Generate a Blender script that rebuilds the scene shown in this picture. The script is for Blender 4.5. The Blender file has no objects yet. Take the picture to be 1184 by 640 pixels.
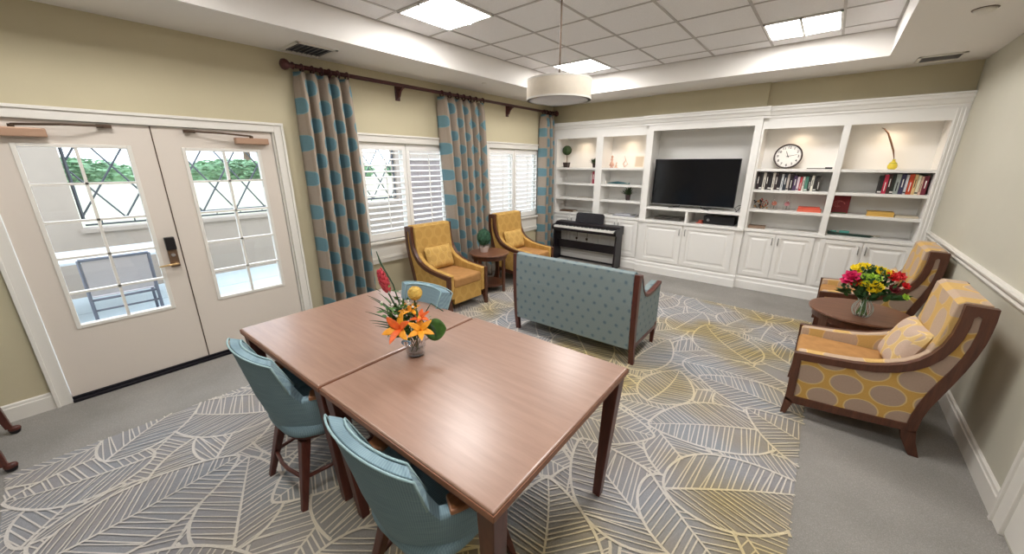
import bpy, math, random
import numpy as np
from mathutils import Vector, Matrix
from mathutils.geometry import tessellate_polygon
random.seed(7)
PI = math.pi
SC = bpy.context.scene
COL = SC.collection

# ------------------------------------------------------------------ camera
F_PX = 429.76
YAW, PITCH, CAM_Z = 39.563, 16.85, 1.805
cam_data = bpy.data.cameras.new('camera')
cam_data.sensor_fit = 'HORIZONTAL'
cam_data.sensor_width = 36.0
cam_data.lens = 36.0 * F_PX / 1184.0
cam_data.clip_start = 0.02
cam_data.clip_end = 200
camera = bpy.data.objects.new('camera', cam_data)
COL.objects.link(camera)
camera.location = (0, 0, CAM_Z)
camera.rotation_euler = (math.radians(90 - PITCH), 0, math.radians(YAW))
SC.camera = camera

# ------------------------------------------------------------------ world and exposure
world = bpy.data.worlds.new('world')
SC.world = world
world.use_nodes = True
wn = world.node_tree.nodes
wn['Background'].inputs[0].default_value = (0.76, 0.88, 1.0, 1)
wn['Background'].inputs[1].default_value = 2.0
SC.view_settings.view_transform = 'Standard'
SC.view_settings.look = 'None'
SC.view_settings.exposure = 1.07
SC.view_settings.gamma = 1.0
SC.view_settings.use_curve_mapping = False
TROFFER_STRENGTH = 17.5
PUCK_POWER = 0.17

# ------------------------------------------------------------------ helpers
def s2l(c):
    c = c / 255.0
    return c / 12.92 if c <= 0.04045 else ((c + 0.055) / 1.055) ** 2.4
def rgb(r, g, b):
    return (s2l(r), s2l(g), s2l(b), 1.0)

class NT:
    def __init__(self, name):
        self.m = bpy.data.materials.new(name)
        self.m.use_nodes = True
        self.t = self.m.node_tree
        self.b = self.t.nodes['Principled BSDF']
    def n(self, kind, **kw):
        nd = self.t.nodes.new(kind)
        for k, v in kw.items():
            if k.startswith('_'):
                nd.inputs[k[1:]].default_value = v
            else:
                setattr(nd, k, v)
        return nd
    def l(self, a, b):
        self.t.links.new(a, b)
    def math(self, op, a, b=None, c=None):
        nd = self.t.nodes.new('ShaderNodeMath'); nd.operation = op
        for i, v in enumerate((a, b, c)):
            if v is None: continue
            if isinstance(v, (int, float)): nd.inputs[i].default_value = v
            else: self.l(v, nd.inputs[i])
        return nd.outputs[0]
    def mix(self, f, a, b):
        nd = self.t.nodes.new('ShaderNodeMix'); nd.data_type = 'RGBA'
        for i, v in ((0, f), (6, a), (7, b)):
            if isinstance(v, (int, float, tuple)): nd.inputs[i].default_value = v
            else: self.l(v, nd.inputs[i])
        return nd.outputs[2]
    def ramp(self, f, stops):
        nd = self.t.nodes.new('ShaderNodeValToRGB')
        el = nd.color_ramp.elements
        while len(el) < len(stops): el.new(0.5)
        for e, (p, c) in zip(el, stops):
            e.position = p; e.color = c
        self.l(f, nd.inputs[0])
        return nd.outputs[0]
    def coord(self, which='Object', scale=(1, 1, 1), rot=(0, 0, 0)):
        tc = self.t.nodes.new('ShaderNodeTexCoord')
        mp = self.t.nodes.new('ShaderNodeMapping')
        mp.inputs['Scale'].default_value = scale
        mp.inputs['Rotation'].default_value = rot
        self.l(tc.outputs[which], mp.inputs[0])
        return mp.outputs[0]
    def noise(self, vec, scale, detail=3.0):
        nd = self.n('ShaderNodeTexNoise', _Scale=scale, _Detail=detail)
        self.l(vec, nd.inputs['Vector'])
        return nd.outputs[0]
    def bump(self, h, strength=0.3, dist=0.01):
        nd = self.n('ShaderNodeBump', _Strength=strength, _Distance=dist)
        self.l(h, nd.inputs['Height'])
        self.l(nd.outputs[0], self.b.inputs['Normal'])
    def col(self, c):
        if isinstance(c, tuple): self.b.inputs['Base Color'].default_value = c
        else: self.l(c, self.b.inputs['Base Color'])

def plain(name, c, rough=0.6, metal=0.0, var=0.0, vscale=8.0, bump=0.0, bscale=60.0, spec=0.5):
    N = NT(name)
    N.b.inputs['Roughness'].default_value = rough
    N.b.inputs['Metallic'].default_value = metal
    N.b.inputs['Specular IOR Level'].default_value = spec
    if var > 0:
        v = N.coord()
        f = N.noise(v, vscale)
        a = tuple(x * (1 - var) for x in c[:3]) + (1,)
        b = tuple(min(1, x * (1 + var)) for x in c[:3]) + (1,)
        N.col(N.ramp(f, [(0.3, a), (0.7, b)]))
    else:
        N.col(c)
    if bump > 0:
        N.bump(N.noise(N.coord(), bscale, 2), bump, 0.005)
    return N.m

def wood(name, dark, light, rough=0.35, axis=0, scale=1.0, coat=0.0):
    N = NT(name)
    sc = [14.0, 14.0, 14.0]; sc[axis] = 1.2
    v = N.coord('Object', tuple(s * scale for s in sc))
    f = N.noise(v, 3.0, 5)
    f2 = N.noise(v, 14.0, 3)
    f = N.math('MULTIPLY_ADD', f2, 0.35, N.math('MULTIPLY', f, 0.75))
    N.col(N.ramp(f, [(0.3, dark), (0.75, light)]))
    N.b.inputs['Roughness'].default_value = rough
    N.b.inputs['Coat Weight'].default_value = coat
    N.b.inputs['Coat Roughness'].default_value = 0.29
    N.b.inputs['Coat IOR'].default_value = 1.6
    return N.m

def fabric(name, c, rough=0.9, weave=700.0, var=0.12, vscale=12.0):
    N = NT(name)
    v = N.coord('UV')
    f = N.noise(v, vscale, 3)
    a = tuple(x * (1 - var) for x in c[:3]) + (1,)
    b = tuple(min(1, x * (1 + var)) for x in c[:3]) + (1,)
    N.col(N.ramp(f, [(0.3, a), (0.7, b)]))
    N.b.inputs['Roughness'].default_value = rough
    N.b.inputs['Specular IOR Level'].default_value = 0.2
    w = N.n('ShaderNodeTexWave', _Scale=weave / 6.28)
    N.l(v, w.inputs['Vector'])
    N.bump(w.outputs[1], 0.15, 0.002)
    return N.m

def dots(name, base, dot, rim, sx, sy, r, rim_w=0.1, asp=1.0, inner=None, rough=0.88, jitter=0.0, base2=None, stripes=None):
    """staggered round medallions woven in a cloth, laid out in cloth (UV) metres"""
    N = NT(name)
    v = N.coord('UV')
    sp = N.n('ShaderNodeSeparateXYZ'); N.l(v, sp.inputs[0])
    y = N.math('DIVIDE', sp.outputs[1], sy)
    row = N.math('FLOOR', y)
    par = N.math('MULTIPLY', N.math('MODULO', N.math('ABSOLUTE', row), 2.0), 0.5)
    x = N.math('ADD', N.math('DIVIDE', sp.outputs[0], sx), par)
    fx = N.math('SUBTRACT', N.math('FRACT', x), 0.5)
    fy = N.math('SUBTRACT', N.math('FRACT', y), 0.5)
    dx = N.math('MULTIPLY', fx, sx)
    dy = N.math('MULTIPLY', fy, sy * asp)
    d = N.math('SQRT', N.math('ADD', N.math('MULTIPLY', dx, dx), N.math('MULTIPLY', dy, dy)))
    if jitter:
        d = N.math('ADD', d, N.math('MULTIPLY', N.math('SUBTRACT', N.noise(v, 26.0, 2), 0.5), jitter))
    q = N.math('DIVIDE', d, r)
    nz = N.noise(v, 90.0, 2)
    bs = N.mix(nz, base, tuple(x * 0.86 for x in base[:3]) + (1,))
    if base2 is not None:
        w = N.math('GREATER_THAN', N.noise(N.coord('UV', (60, 4, 1)), 1.0, 2), 0.52)
        bs = N.mix(N.math('MULTIPLY', w, 0.55), bs, base2)
    if stripes is not None:
        q2 = N.math('FRACT', N.math('MULTIPLY', sp.outputs[0], stripes[0]))
        bs = N.mix(N.math('MULTIPLY', N.math('GREATER_THAN', q2, 0.6), 0.5), bs, stripes[1])
    inn = N.mix(nz, dot, tuple(x * 0.85 for x in dot[:3]) + (1,))
    if inner is not None:
        inn = N.mix(N.math('LESS_THAN', q, 0.42), inn, inner)
    c = N.mix(N.math('LESS_THAN', q, 1.0), bs, rim)
    c = N.mix(N.math('LESS_THAN', q, 1.0 - rim_w), c, inn)
    N.col(c)
    N.b.inputs['Roughness'].default_value = rough
    N.b.inputs['Specular IOR Level'].default_value = 0.2
    N.bump(N.noise(v, 500.0, 1), 0.12, 0.002)
    return N.m

def glass(name, tint=(1, 1, 1, 1), rough=0.0, thin=True):
    N = NT(name)
    if thin:   # a thin pane: mostly clear, mirrors a little at a slant
        tr = N.n('ShaderNodeBsdfTransparent'); tr.inputs[0].default_value = tint
        gl = N.n('ShaderNodeBsdfGlossy', _Roughness=0.02)
        lw = N.n('ShaderNodeLayerWeight')
        fr = N.math('MULTIPLY_ADD', N.math('POWER', lw.outputs['Facing'], 5.0), 0.9, 0.035)
        mx = N.n('ShaderNodeMixShader')
        N.l(fr, mx.inputs[0]); N.l(tr.outputs[0], mx.inputs[1]); N.l(gl.outputs[0], mx.inputs[2])
        N.l(mx.outputs[0], N.t.nodes['Material Output'].inputs[0])
    else:
        N.b.inputs['Transmission Weight'].default_value = 1.0
        N.b.inputs['Roughness'].default_value = rough
        N.b.inputs['Base Color'].default_value = tint
        N.b.inputs['IOR'].default_value = 1.35
    return N.m

def emit(name, c, s):
    N = NT(name)
    N.b.inputs['Base Color'].default_value = c
    N.b.inputs['Emission Color'].default_value = c
    N.b.inputs['Emission Strength'].default_value = s
    return N.m

class MB:
    """collects shapes; build() links them as one mesh object"""
    def __init__(self):
        self.v = []; self.f = []; self.mi = []; self.cur = 0; self.uv = {}
    def add(self, vs, fs, M=None):
        b = len(self.v)
        for p in vs:
            p = Vector(p)
            if M is not None: p = M @ p
            self.v.append(tuple(p))
        for f in fs:
            self.f.append(tuple(b + i for i in f)); self.mi.append(self.cur)
        return self
    def box(self, x0, x1, y0, y1, z0, z1, M=None):
        vs = [(x, y, z) for z in (z0, z1) for y in (y0, y1) for x in (x0, x1)]
        fs = [(0, 2, 3, 1), (4, 5, 7, 6), (0, 1, 5, 4), (2, 6, 7, 3), (0, 4, 6, 2), (1, 3, 7, 5)]
        return self.add(vs, fs, M)
    def taper(self, c0, s0, c1, s1, M=None):
        """square bar from centre c0 (half sizes s0) up to c1 (half sizes s1)"""
        vs = []
        for c, s in ((c0, s0), (c1, s1)):
            for a, b in ((-1, -1), (1, -1), (1, 1), (-1, 1)):
                vs.append((c[0] + a * s[0], c[1] + b * s[1], c[2]))
        fs = [(3, 2, 1, 0), (4, 5, 6, 7)] + [(i, (i + 1) % 4, 4 + (i + 1) % 4, 4 + i) for i in range(4)]
        return self.add(vs, fs, M)
    def prism(self, poly, a, b, plane='xz', holes=(), M=None):
        loops = [list(poly)] + [list(h) for h in holes]
        def P(p, d):
            if plane == 'xz': return (p[0], d, p[1])
            if plane == 'yz': return (d, p[0], p[1])
            return (p[0], p[1], d)
        tris = tessellate_polygon([[Vector((p[0], p[1], 0)) for p in l] for l in loops])
        flat = [p for l in loops for p in l]
        n = len(flat)
        vs = [P(p, a) for p in flat] + [P(p, b) for p in flat]
        fs = [tuple(t) for t in tris] + [tuple(n + i for i in reversed(t)) for t in tris]
        k = 0
        for l in loops:
            m = len(l)
            for i in range(m):
                j = (i + 1) % m
                fs.append((k + i, k + j, n + k + j, n + k + i))
            k += m
        return self.add(vs, fs, M)
    def lathe(self, prof, seg=24, c=(0, 0, 0), M=None, sx=1.0, sy=1.0):
        vs = []; fs = []
        for r, z in prof:
            for i in range(seg):
                a = 2 * PI * i / seg
                vs.append((c[0] + sx * r * math.cos(a), c[1] + sy * r * math.sin(a), c[2] + z))
        for k in range(len(prof) - 1):
            for i in range(seg):
                j = (i + 1) % seg
                fs.append((k * seg + i, k * seg + j, (k + 1) * seg + j, (k + 1) * seg + i))
        if prof[0][0] > 1e-6: fs.append(tuple(reversed(range(seg))))
        if prof[-1][0] > 1e-6: fs.append(tuple((len(prof) - 1) * seg + i for i in range(seg)))
        return self.add(vs, fs, M)
    def tube(self, pts, rad, seg=8, M=None, caps=True):
        pts = [Vector(p) for p in pts]
        if isinstance(rad, (int, float)): rad = [rad] * len(pts)
        vs = []; fs = []
        up = None
        for i, p in enumerate(pts):
            t = (pts[min(i + 1, len(pts) - 1)] - pts[max(i - 1, 0)])
            if t.length < 1e-9: t = Vector((0, 0, 1))
            t.normalize()
            if up is None:
                up = Vector((0, 0, 1)) if abs(t.z) < 0.9 else Vector((1, 0, 0))
            a = (up - t * up.dot(t)); a.normalize(); up = a
            b = t.cross(a)
            for k in range(seg):
                w = 2 * PI * k / seg
                vs.append(tuple(p + (a * math.cos(w) + b * math.sin(w)) * rad[i]))
        for i in range(len(pts) - 1):
            for k in range(seg):
                j = (k + 1) % seg
                fs.append((i * seg + k, i * seg + j, (i + 1) * seg + j, (i + 1) * seg + k))
        if caps:
            fs.append(tuple(reversed(range(seg)))); fs.append(tuple((len(pts) - 1) * seg + i for i in range(seg)))
        return self.add(vs, fs, M)
    def grid(self, fn, nu, nv, closeu=False, M=None):
        vs = [fn(i / (nu if closeu else nu - 1), j / (nv - 1)) for j in range(nv) for i in range(nu)]
        fs = []
        for j in range(nv - 1):
            for i in range(nu if closeu else nu - 1):
                k = (i + 1) % nu
                fs.append((j * nu + i, j * nu + k, (j + 1) * nu + k, (j + 1) * nu + i))
        return self.add(vs, fs, M)
    def blob(self, c, s, e=2.6, nu=28, nv=15, M=None, e2=None):
        """superellipsoid: a softly rounded box or ball"""
        e2 = e2 or e
        def sg(x, p): return math.copysign(abs(x) ** p, x)
        def fn(u, v):
            a = 2 * PI * u; b = -PI / 2 + PI * v
            cb = sg(math.cos(b), 2 / e2)
            return (c[0] + s[0] * sg(math.cos(a), 2 / e) * cb, c[1] + s[1] * sg(math.sin(a), 2 / e) * cb, c[2] + s[2] * sg(math.sin(b), 2 / e2))
        return self.grid(fn, nu, nv, True, M)
    def build(self, name, mat, parent=None, smooth=False, bevel=0.0, bseg=2, solid=0.0, uvmode='box', loc=None, subd=0, angle=35, recalc=True):
        me = bpy.data.meshes.new(name)
        me.from_pydata(self.v, [], self.f)
        mats = mat if isinstance(mat, (list, tuple)) else [mat]
        for m in mats: me.materials.append(m)
        for p, k in zip(me.polygons, self.mi): p.material_index = k
        me.update()
        import bmesh
        if recalc:
            bm = bmesh.new(); bm.from_mesh(me)
            bmesh.ops.recalc_face_normals(bm, faces=bm.faces)
            bm.to_mesh(me); bm.free()
        ul = me.uv_layers.new(name='UVMap')
        if callable(uvmode):
            for lp in me.loops:
                ul.data[lp.index].uv = uvmode(lp.vertex_index, me.vertices[lp.vertex_index].co)
        else:
            for p in me.polygons:
                n = p.normal; ax = max(range(3), key=lambda i: abs(n[i]))
                for li in p.loop_indices:
                    co = me.vertices[me.loops[li].vertex_index].co
                    ul.data[li].uv = ((co.y, co.z), (co.x, co.z), (co.x, co.y))[ax]
        o = bpy.data.objects.new(name, me); COL.objects.link(o)
        if smooth:
            for p in me.polygons: p.use_smooth = True
        if parent is not None: o.parent = parent
        if loc is not None: o.location = loc
        if solid:
            md = o.modifiers.new('solid', 'SOLIDIFY'); md.thickness = solid; md.offset = 0
        if bevel:
            md = o.modifiers.new('bevel', 'BEVEL'); md.width = bevel; md.segments = bseg
            md.limit_method = 'ANGLE'; md.angle_limit = math.radians(angle); md.harden_normals = False
        if subd:
            md = o.modifiers.new('sub', 'SUBSURF'); md.levels = subd; md.render_levels = subd
        return o

def tag(o, label=None, cat=None, group=None, kind=None):
    if label: o['label'] = label
    if cat: o['category'] = cat
    if group: o['group'] = group
    if kind: o['kind'] = kind
    return o
def thing(name, label, cat, loc=(0, 0, 0), rz=0.0, group=None):
    o = bpy.data.objects.new(name, None); COL.objects.link(o)
    o.empty_display_size = 0.1
    o.location = loc; o.rotation_euler = (0, 0, rz)
    return tag(o, label, cat, group)
def dup(root, loc, rz, label, group=None, name=None):
    r = root.copy(); COL.objects.link(r); r.location = loc; r.rotation_euler = (0, 0, rz)
    r['label'] = label
    if group: r['group'] = group
    def rec(a, b):
        for ch in [c for c in a.children]:
            c = ch.copy(); COL.objects.link(c); c.parent = b
            rec(ch, c)
    rec(root, r)
    return r
def struct(mb, name, mat, **kw):
    o = mb.build(name, mat, **kw); o['kind'] = 'structure'
    return o
def rot(ax, a, c=(0, 0, 0)):
    c = Vector(c)
    return Matrix.Translation(c) @ Matrix.Rotation(a, 4, ax) @ Matrix.Translation(-c)
# ------------------------------------------------------------------ materials
M_wall = plain('olive_wall_paint', rgb(197, 187, 157), 0.75, var=0.03, vscale=2, bump=0.05, bscale=150)
M_wallR = plain('wall_paint_greyed_by_light', rgb(198, 194, 178), 0.75, var=0.02, vscale=2, bump=0.05, bscale=150)  # same paint as M_wall, with the right wall's greyer light put into the colour
M_white = plain('white_trim_paint', rgb(226, 222, 214), 0.45)
M_door = plain('cream_door_paint', rgb(218, 208, 197), 0.45)
M_cab = plain('white_cabinet_paint', rgb(240, 238, 234), 0.42)
M_soff = plain('white_soffit_paint', rgb(234, 230, 225), 0.8, bump=0.04, bscale=120)
M_bar = plain('white_ceiling_grid_metal', rgb(176, 170, 166), 0.5)
def tile_mat():
    N = NT('mineral_ceiling_tile')
    v = N.coord()
    f = N.noise(v, 260.0, 2)
    N.col(N.ramp(f, [(0.35, rgb(226, 223, 223)), (0.6, rgb(240, 238, 238))]))
    N.b.inputs['Roughness'].default_value = 0.95
    N.bump(f, 0.3, 0.003)
    return N.m
M_tile = tile_mat()
def carpet_mat(name, cols, scale=3.0, fine=420.0, yellow=None):
    N = NT(name)
    v = N.coord()
    f = N.noise(v, scale, 3)
    c = N.ramp(f, cols)
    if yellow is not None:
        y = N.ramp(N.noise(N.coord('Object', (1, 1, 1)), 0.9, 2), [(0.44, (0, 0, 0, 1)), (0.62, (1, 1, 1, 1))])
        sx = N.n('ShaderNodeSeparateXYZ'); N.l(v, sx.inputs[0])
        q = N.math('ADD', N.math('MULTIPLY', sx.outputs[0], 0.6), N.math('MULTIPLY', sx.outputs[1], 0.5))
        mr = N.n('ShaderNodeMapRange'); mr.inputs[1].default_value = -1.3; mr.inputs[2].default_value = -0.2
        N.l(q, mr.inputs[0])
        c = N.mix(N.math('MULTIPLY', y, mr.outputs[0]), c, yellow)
    w = N.n('ShaderNodeTexVoronoi', _Scale=fine)
    N.l(v, w.inputs['Vector'])
    k = N.math('MULTIPLY_ADD', w.outputs[0], 0.5, 0.72)
    mx = N.n('ShaderNodeMix', data_type='RGBA', blend_type='MULTIPLY')
    mx.inputs[0].default_value = 1.0
    N.l(c, mx.inputs[6]); N.l(k, mx.inputs[7])
    N.col(mx.outputs[2])
    N.b.inputs['Roughness'].default_value = 0.97
    N.b.inputs['Specular IOR Level'].default_value = 0.1
    N.bump(w.outputs[0], 0.5, 0.003)
    return N.m
M_carpet = carpet_mat('plain_loop_carpet', [(0.3, rgb(140, 137, 132)), (0.7, rgb(156, 152, 147))], 2.0, 260.0)
M_leafbase = carpet_mat('leaf_carpet_ground', [(0.3, rgb(146, 154, 162)), (0.55, rgb(152, 149, 150)), (0.75, rgb(154, 146, 134))], 1.3, 420.0, rgb(150, 136, 104))
M_leafline = carpet_mat('leaf_carpet_lines', [(0.3, rgb(210, 207, 208)), (0.7, rgb(210, 201, 186))], 1.3, 500.0, rgb(214, 194, 136))

M_tabletop = wood('brown_laminate_top', rgb(142, 106, 88), rgb(162, 126, 106), 0.42, 0, 0.8, 0.8)
M_tableedge = wood('brown_table_edge', rgb(118, 72, 48), rgb(146, 96, 66), 0.4, 0)
M_leg = wood('dark_mahogany_legs', rgb(66, 32, 26), rgb(100, 52, 42), 0.35, 2)
M_frame = wood('mahogany_chair_frame', rgb(66, 38, 26), rgb(98, 58, 40), 0.33, 2)
M_armwood = wood('honey_brown_arm_cap', rgb(130, 84, 54), rgb(170, 116, 78), 0.35, 1)
M_side = wood('brown_side_table', rgb(96, 62, 46), rgb(130, 88, 66), 0.3, 0)
M_rod = wood('dark_cherry_rod', rgb(56, 24, 26), rgb(86, 40, 40), 0.35, 1)
M_black = plain('black_satin', rgb(22, 20, 24), 0.35)
M_piano = plain('black_piano_finish', rgb(26, 20, 26), 0.4)
M_screen = plain('television_glass', rgb(10, 11, 18), 0.12)
M_rubber = plain('black_rubber', rgb(20, 20, 20), 0.7)
M_steel = plain('brushed_steel', rgb(190, 190, 192), 0.3, 0.9)
M_nickel = plain('nickel_pull', rgb(150, 148, 145), 0.35, 0.8)
M_bronze = plain('bronze_closer', rgb(176, 142, 118), 0.4, 0.3)
M_bronzed = plain('dark_bronze', rgb(90, 72, 58), 0.4, 0.6)
M_pane = glass('clear_pane')
M_vase = glass('vase_glass', (0.93, 0.97, 0.95, 1), 0.0, False)
M_shade = plain('linen_drum_shade', rgb(222, 212, 196), 0.85, var=0.03, vscale=30)
M_diff = plain('lamp_diffuser', rgb(214, 214, 218), 0.6)

def teal_chair():
    N = NT('teal_ribbed_cloth')
    v = N.coord('UV')
    sp = N.n('ShaderNodeSeparateXYZ'); N.l(v, sp.inputs[0])
    f = N.noise(N.coord('UV', (1, 60, 1)), 6.0, 3)
    s = N.math('FRACT', N.math('MULTIPLY', sp.outputs[0], 110.0))
    s = N.math('MULTIPLY', N.math('GREATER_THAN', s, 0.55), 0.22)
    c = N.ramp(f, [(0.3, rgb(106, 130, 142)), (0.7, rgb(130, 155, 166))])
    N.col(N.mix(s, c, rgb(168, 196, 198)))
    N.b.inputs['Roughness'].default_value = 0.85
    N.b.inputs['Specular IOR Level'].default_value = 0.25
    return N.m
M_teal = teal_chair()
M_pip = plain('pale_teal_piping', rgb(150, 178, 182), 0.8)
M_gold_med = dots('gold_medallion_cloth', rgb(200, 158, 86), rgb(174, 150, 132), rgb(206, 178, 124), 0.205, 0.145, 0.090, 0.09, asp=1.22, jitter=0.004)
M_gold_pale = dots('pale_gold_medallion_cloth', rgb(214, 176, 110), rgb(198, 172, 148), rgb(218, 186, 130), 0.30, 0.19, 0.11, 0.06, jitter=0.006)
M_gold = dots('gold_woven_cloth', rgb(206, 164, 92), rgb(198, 156, 86), rgb(206, 168, 100), 0.16, 0.11, 0.062, 0.08, jitter=0.004)
M_tan = fabric('tan_seat_cloth', rgb(178, 132, 82))
M_pillow = dots('cream_gold_pillow_cloth', rgb(222, 190, 130), rgb(204, 178, 160), rgb(230, 204, 150), 0.17, 0.12, 0.07, 0.1, jitter=0.01)
M_pillow2 = dots('gold_pillow_cloth', rgb(212, 172, 98), rgb(204, 164, 94), rgb(216, 180, 114), 0.14, 0.1, 0.055, 0.12, jitter=0.01)
M_love = dots('teal_dotted_cloth', rgb(136, 149, 150), rgb(104, 122, 132), rgb(118, 134, 140), 0.115, 0.085, 0.021, 0.45, jitter=0.022)
M_curtain = dots('taupe_curtain_with_teal_spots', rgb(166, 152, 138), rgb(106, 140, 150), rgb(130, 156, 158), 0.30, 0.175, 0.078, 0.08, jitter=0.03, stripes=(22.0, rgb(148, 134, 118)))
# ------------------------------------------------------------------ room shell
XL, XR, YB, YN, ZC, ZT = -4.303, 1.017, 6.44, -3.2, 2.843, 3.095
YF = 6.40     # cabinet face, side sections
YT = 6.345    # cabinet face, television section
YR = 6.80     # back panel of the niches
mb = MB(); mb.box(XL - 0.02, XR + 0.02, YN, YR + 0.1, -0.1, 0.0)
struct(mb, 'floor', M_carpet)

# leaf carpet inlay
RX0, RX1, RY0, RY1 = -3.50, 0.175, -0.56, 5.42
def leaf_carpet():
    rs = np.random.RandomState(11)
    leaves = []
    area = (RX1 - RX0) * (RY1 - RY0)
    tries = 0
    while len(leaves) < 300 and tries < 9000:
        tries += 1
        x = rs.uniform(RX0 - 0.1, RX1 + 0.1); y = rs.uniform(RY0 - 0.1, RY1 + 0.1)
        # spread: prefer spots far from the latest leaves
        if leaves and min((x - l[0]) ** 2 + (y - l[1]) ** 2 for l in leaves[-70:]) < 0.075: continue
        L = rs.uniform(0.60, 0.95); W = L * rs.uniform(0.27, 0.36)
        leaves.append((x, y, rs.uniform(0, 2 * PI), L, W, rs.uniform(-0.25, 0.25)))
    def width(s, W):
        s = np.clip(s, 0, 1)
        return W * np.sin(PI * s ** 0.78) ** 0.72
    lv = np.array(leaves)
    def inside(P, k0):
        hid = np.zeros(len(P), bool)
        for l in lv[k0:]:
            d = P - l[:2]
            if not len(d): return hid
            c, s = math.cos(l[2]), math.sin(l[2])
            u = (d[:, 0] * c + d[:, 1] * s) / l[3] + 0.5
            w = -d[:, 0] * s + d[:, 1] * c - l[5] * l[3] * u * (1 - u)
            hid |= (u > 0) & (u < 1) & (np.abs(w) < width(u, l[4]))
        return hid
    V = []; Fq = []
    def stroke(pts, wd, k, cls=0):
        """pts in world xy; wd half width, per point"""
        pts = np.array(pts)
        mid = (pts[1:] + pts[:-1]) / 2
        ok = ~inside(mid, k + 1)
        ok &= (mid[:, 0] > RX0) & (mid[:, 0] < RX1) & (mid[:, 1] > RY0) & (mid[:, 1] < RY1)
        t = np.gradient(pts, axis=0); t /= (np.linalg.norm(t, axis=1)[:, None] + 1e-9)
        n = np.stack([-t[:, 1], t[:, 0]], 1) * np.array(wd).reshape(-1, 1)
        A = pts + n; B = pts - n
        ok &= (n[1:] * n[:-1]).sum(1) > 0
        ok &= np.linalg.norm(pts[1:] - pts[:-1], axis=1) > 1e-4
        for i in np.nonzero(ok)[0]:
            b = len(V)
            zz = 0.004 + (k * 6 + cls) * 2.5e-6
            V.extend([(A[i][0], A[i][1], zz), (B[i][0], B[i][1], zz), (B[i + 1][0], B[i + 1][1], zz), (A[i + 1][0], A[i + 1][1], zz)])
            Fq.append((b, b + 1, b + 2, b + 3))
    for k, (x, y, a, L, W, cv) in enumerate(leaves):
        c, s = math.cos(a), math.sin(a)
        def P(u, w):
            w = w + cv * L * u * (1 - u)
            X = (u - 0.5) * L
            return (x + X * c - w * s, y + X * s + w * c)
        us = (1 - np.cos(np.linspace(0, PI, 34))) / 2
        for sg in (-1, 1):
            stroke([P(u, sg * float(width(u, W))) for u in us], np.full(34, 0.0078), k, 3 + (sg > 0))
        stroke([P(u, 0) for u in np.linspace(0, 1.0, 30)], np.linspace(0.008, 0.004, 30), k, 2)
        nv = int(L / rs.uniform(0.032, 0.044))
        lean0 = rs.uniform(0.22, 0.55) * L
        for sg in (-1, 1):
            for i in range(nv):
                u0 = 0.97 * (i + rs.uniform(-0.22, 0.22)) / nv; lean = lean0 * rs.uniform(0.86, 1.14)
                path = []
                for q in np.linspace(0, 1, 26):
                    u = u0 + q * lean / L * 0.62
                    w = q * W * 1.2
                    if u > 1 or w > float(width(u, W)) : break
                    path.append(P(u, sg * w))
                if len(path) > 2:
                    stroke(path, np.full(len(path), 0.0031 + 0.0011 * rs.rand()), k, i % 2)
    return V, Fq
mb = MB()
mb.box(RX0, RX1, RY0, RY1, -0.02, 0.003)
lv_v, lv_f = leaf_carpet()
mb.cur = 1
mb.add(lv_v, lv_f)
rug = struct(mb, 'floor', [M_leafbase, M_leafline], recalc=False)

# ceiling: soffit ring, tray sides and the tile field
TX0, TX1, TY0, TY1 = -3.545, 0.241, -2.4, 5.636
mb = MB()
mb.box(XL, TX0, YN, YR, ZC, ZT + 0.05); mb.box(TX1, XR, YN, YR, ZC, ZT + 0.05)
mb.box(TX0, TX1, TY1, YR, ZC, ZT + 0.05); mb.box(TX0, TX1, YN, TY0, ZC, ZT + 0.05)
mb.cur = 1
mb.box(TX0, TX1, TY0, TY1, ZT, ZT + 0.05)
struct(mb, 'ceiling', [M_soff, M_tile])
GX, GY, G = -1.9945, 3.511, 0.6096
mb = MB()
for i in range(-3, 4):
    x = GX + i * G
    if TX0 < x < TX1: mb.box(x - 0.011, x + 0.011, TY0, TY1, ZT - 0.006, ZT + 0.01)
for j in range(-10, 4):
    y = GY + j * G
    if TY0 < y < TY1: mb.box(TX0, TX1, y - 0.011, y + 0.011, ZT - 0.005, ZT + 0.01)
mb.box(TX0, TX0 + 0.02, TY0, TY1, ZT - 0.004, ZT + 0.01); mb.box(TX1 - 0.02, TX1, TY0, TY1, ZT - 0.004, ZT + 0.01)
mb.box(TX0, TX1, TY1 - 0.02, TY1, ZT - 0.004, ZT + 0.01)
struct(mb, 'trim_1', M_bar)

# walls
DY0, DY1, DZ = -0.26, 1.50, 2.115
W1 = (2.40, 3.76, 0.86, 2.06)
W2 = (4.62, 6.02, 0.86, 2.06)
def wall_with_holes(x0, x1, y0, y1, z0, z1, holes):
    mb = MB(); ys = y0
    for (a, b, c, d) in sorted(holes):
        mb.box(x0, x1, ys, a, z0, z1)
        if c > z0: mb.box(x0, x1, a, b, z0, c)
        mb.box(x0, x1, a, b, d, z1)
        ys = b
    mb.box(x0, x1, ys, y1, z0, z1)
    return mb
struct(wall_with_holes(XL - 0.16, XL, YN, YR + 0.1, 0, ZC + 0.3, [(DY0 - 0.02, DY1 + 0.02, 0, DZ), W1, W2]), 'wall_left', M_wall)
struct(MB().box(XR, XR + 0.12, YN, YR + 0.1, 0, ZC + 0.3), 'wall_right', M_wallR)
struct(MB().box(XL, XR, YN - 0.1, YN, 0, ZC + 0.3), 'wall_near', M_wallR)
mb = MB()
mb.box(XL, XR, YR, YR + 0.1, 0, ZC + 0.3)
struct(mb, 'wall_back', M_wall)
mb = MB()
mb.box(XL, -2.40, YB, YR, 2.545, ZC); mb.box(-0.83, XR, YB, YR, 2.545, ZC)
mb.box(-2.40, -0.83, 6.385, YR, 2.545, ZC)
struct(mb, 'wall_back', M_wall)
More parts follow.
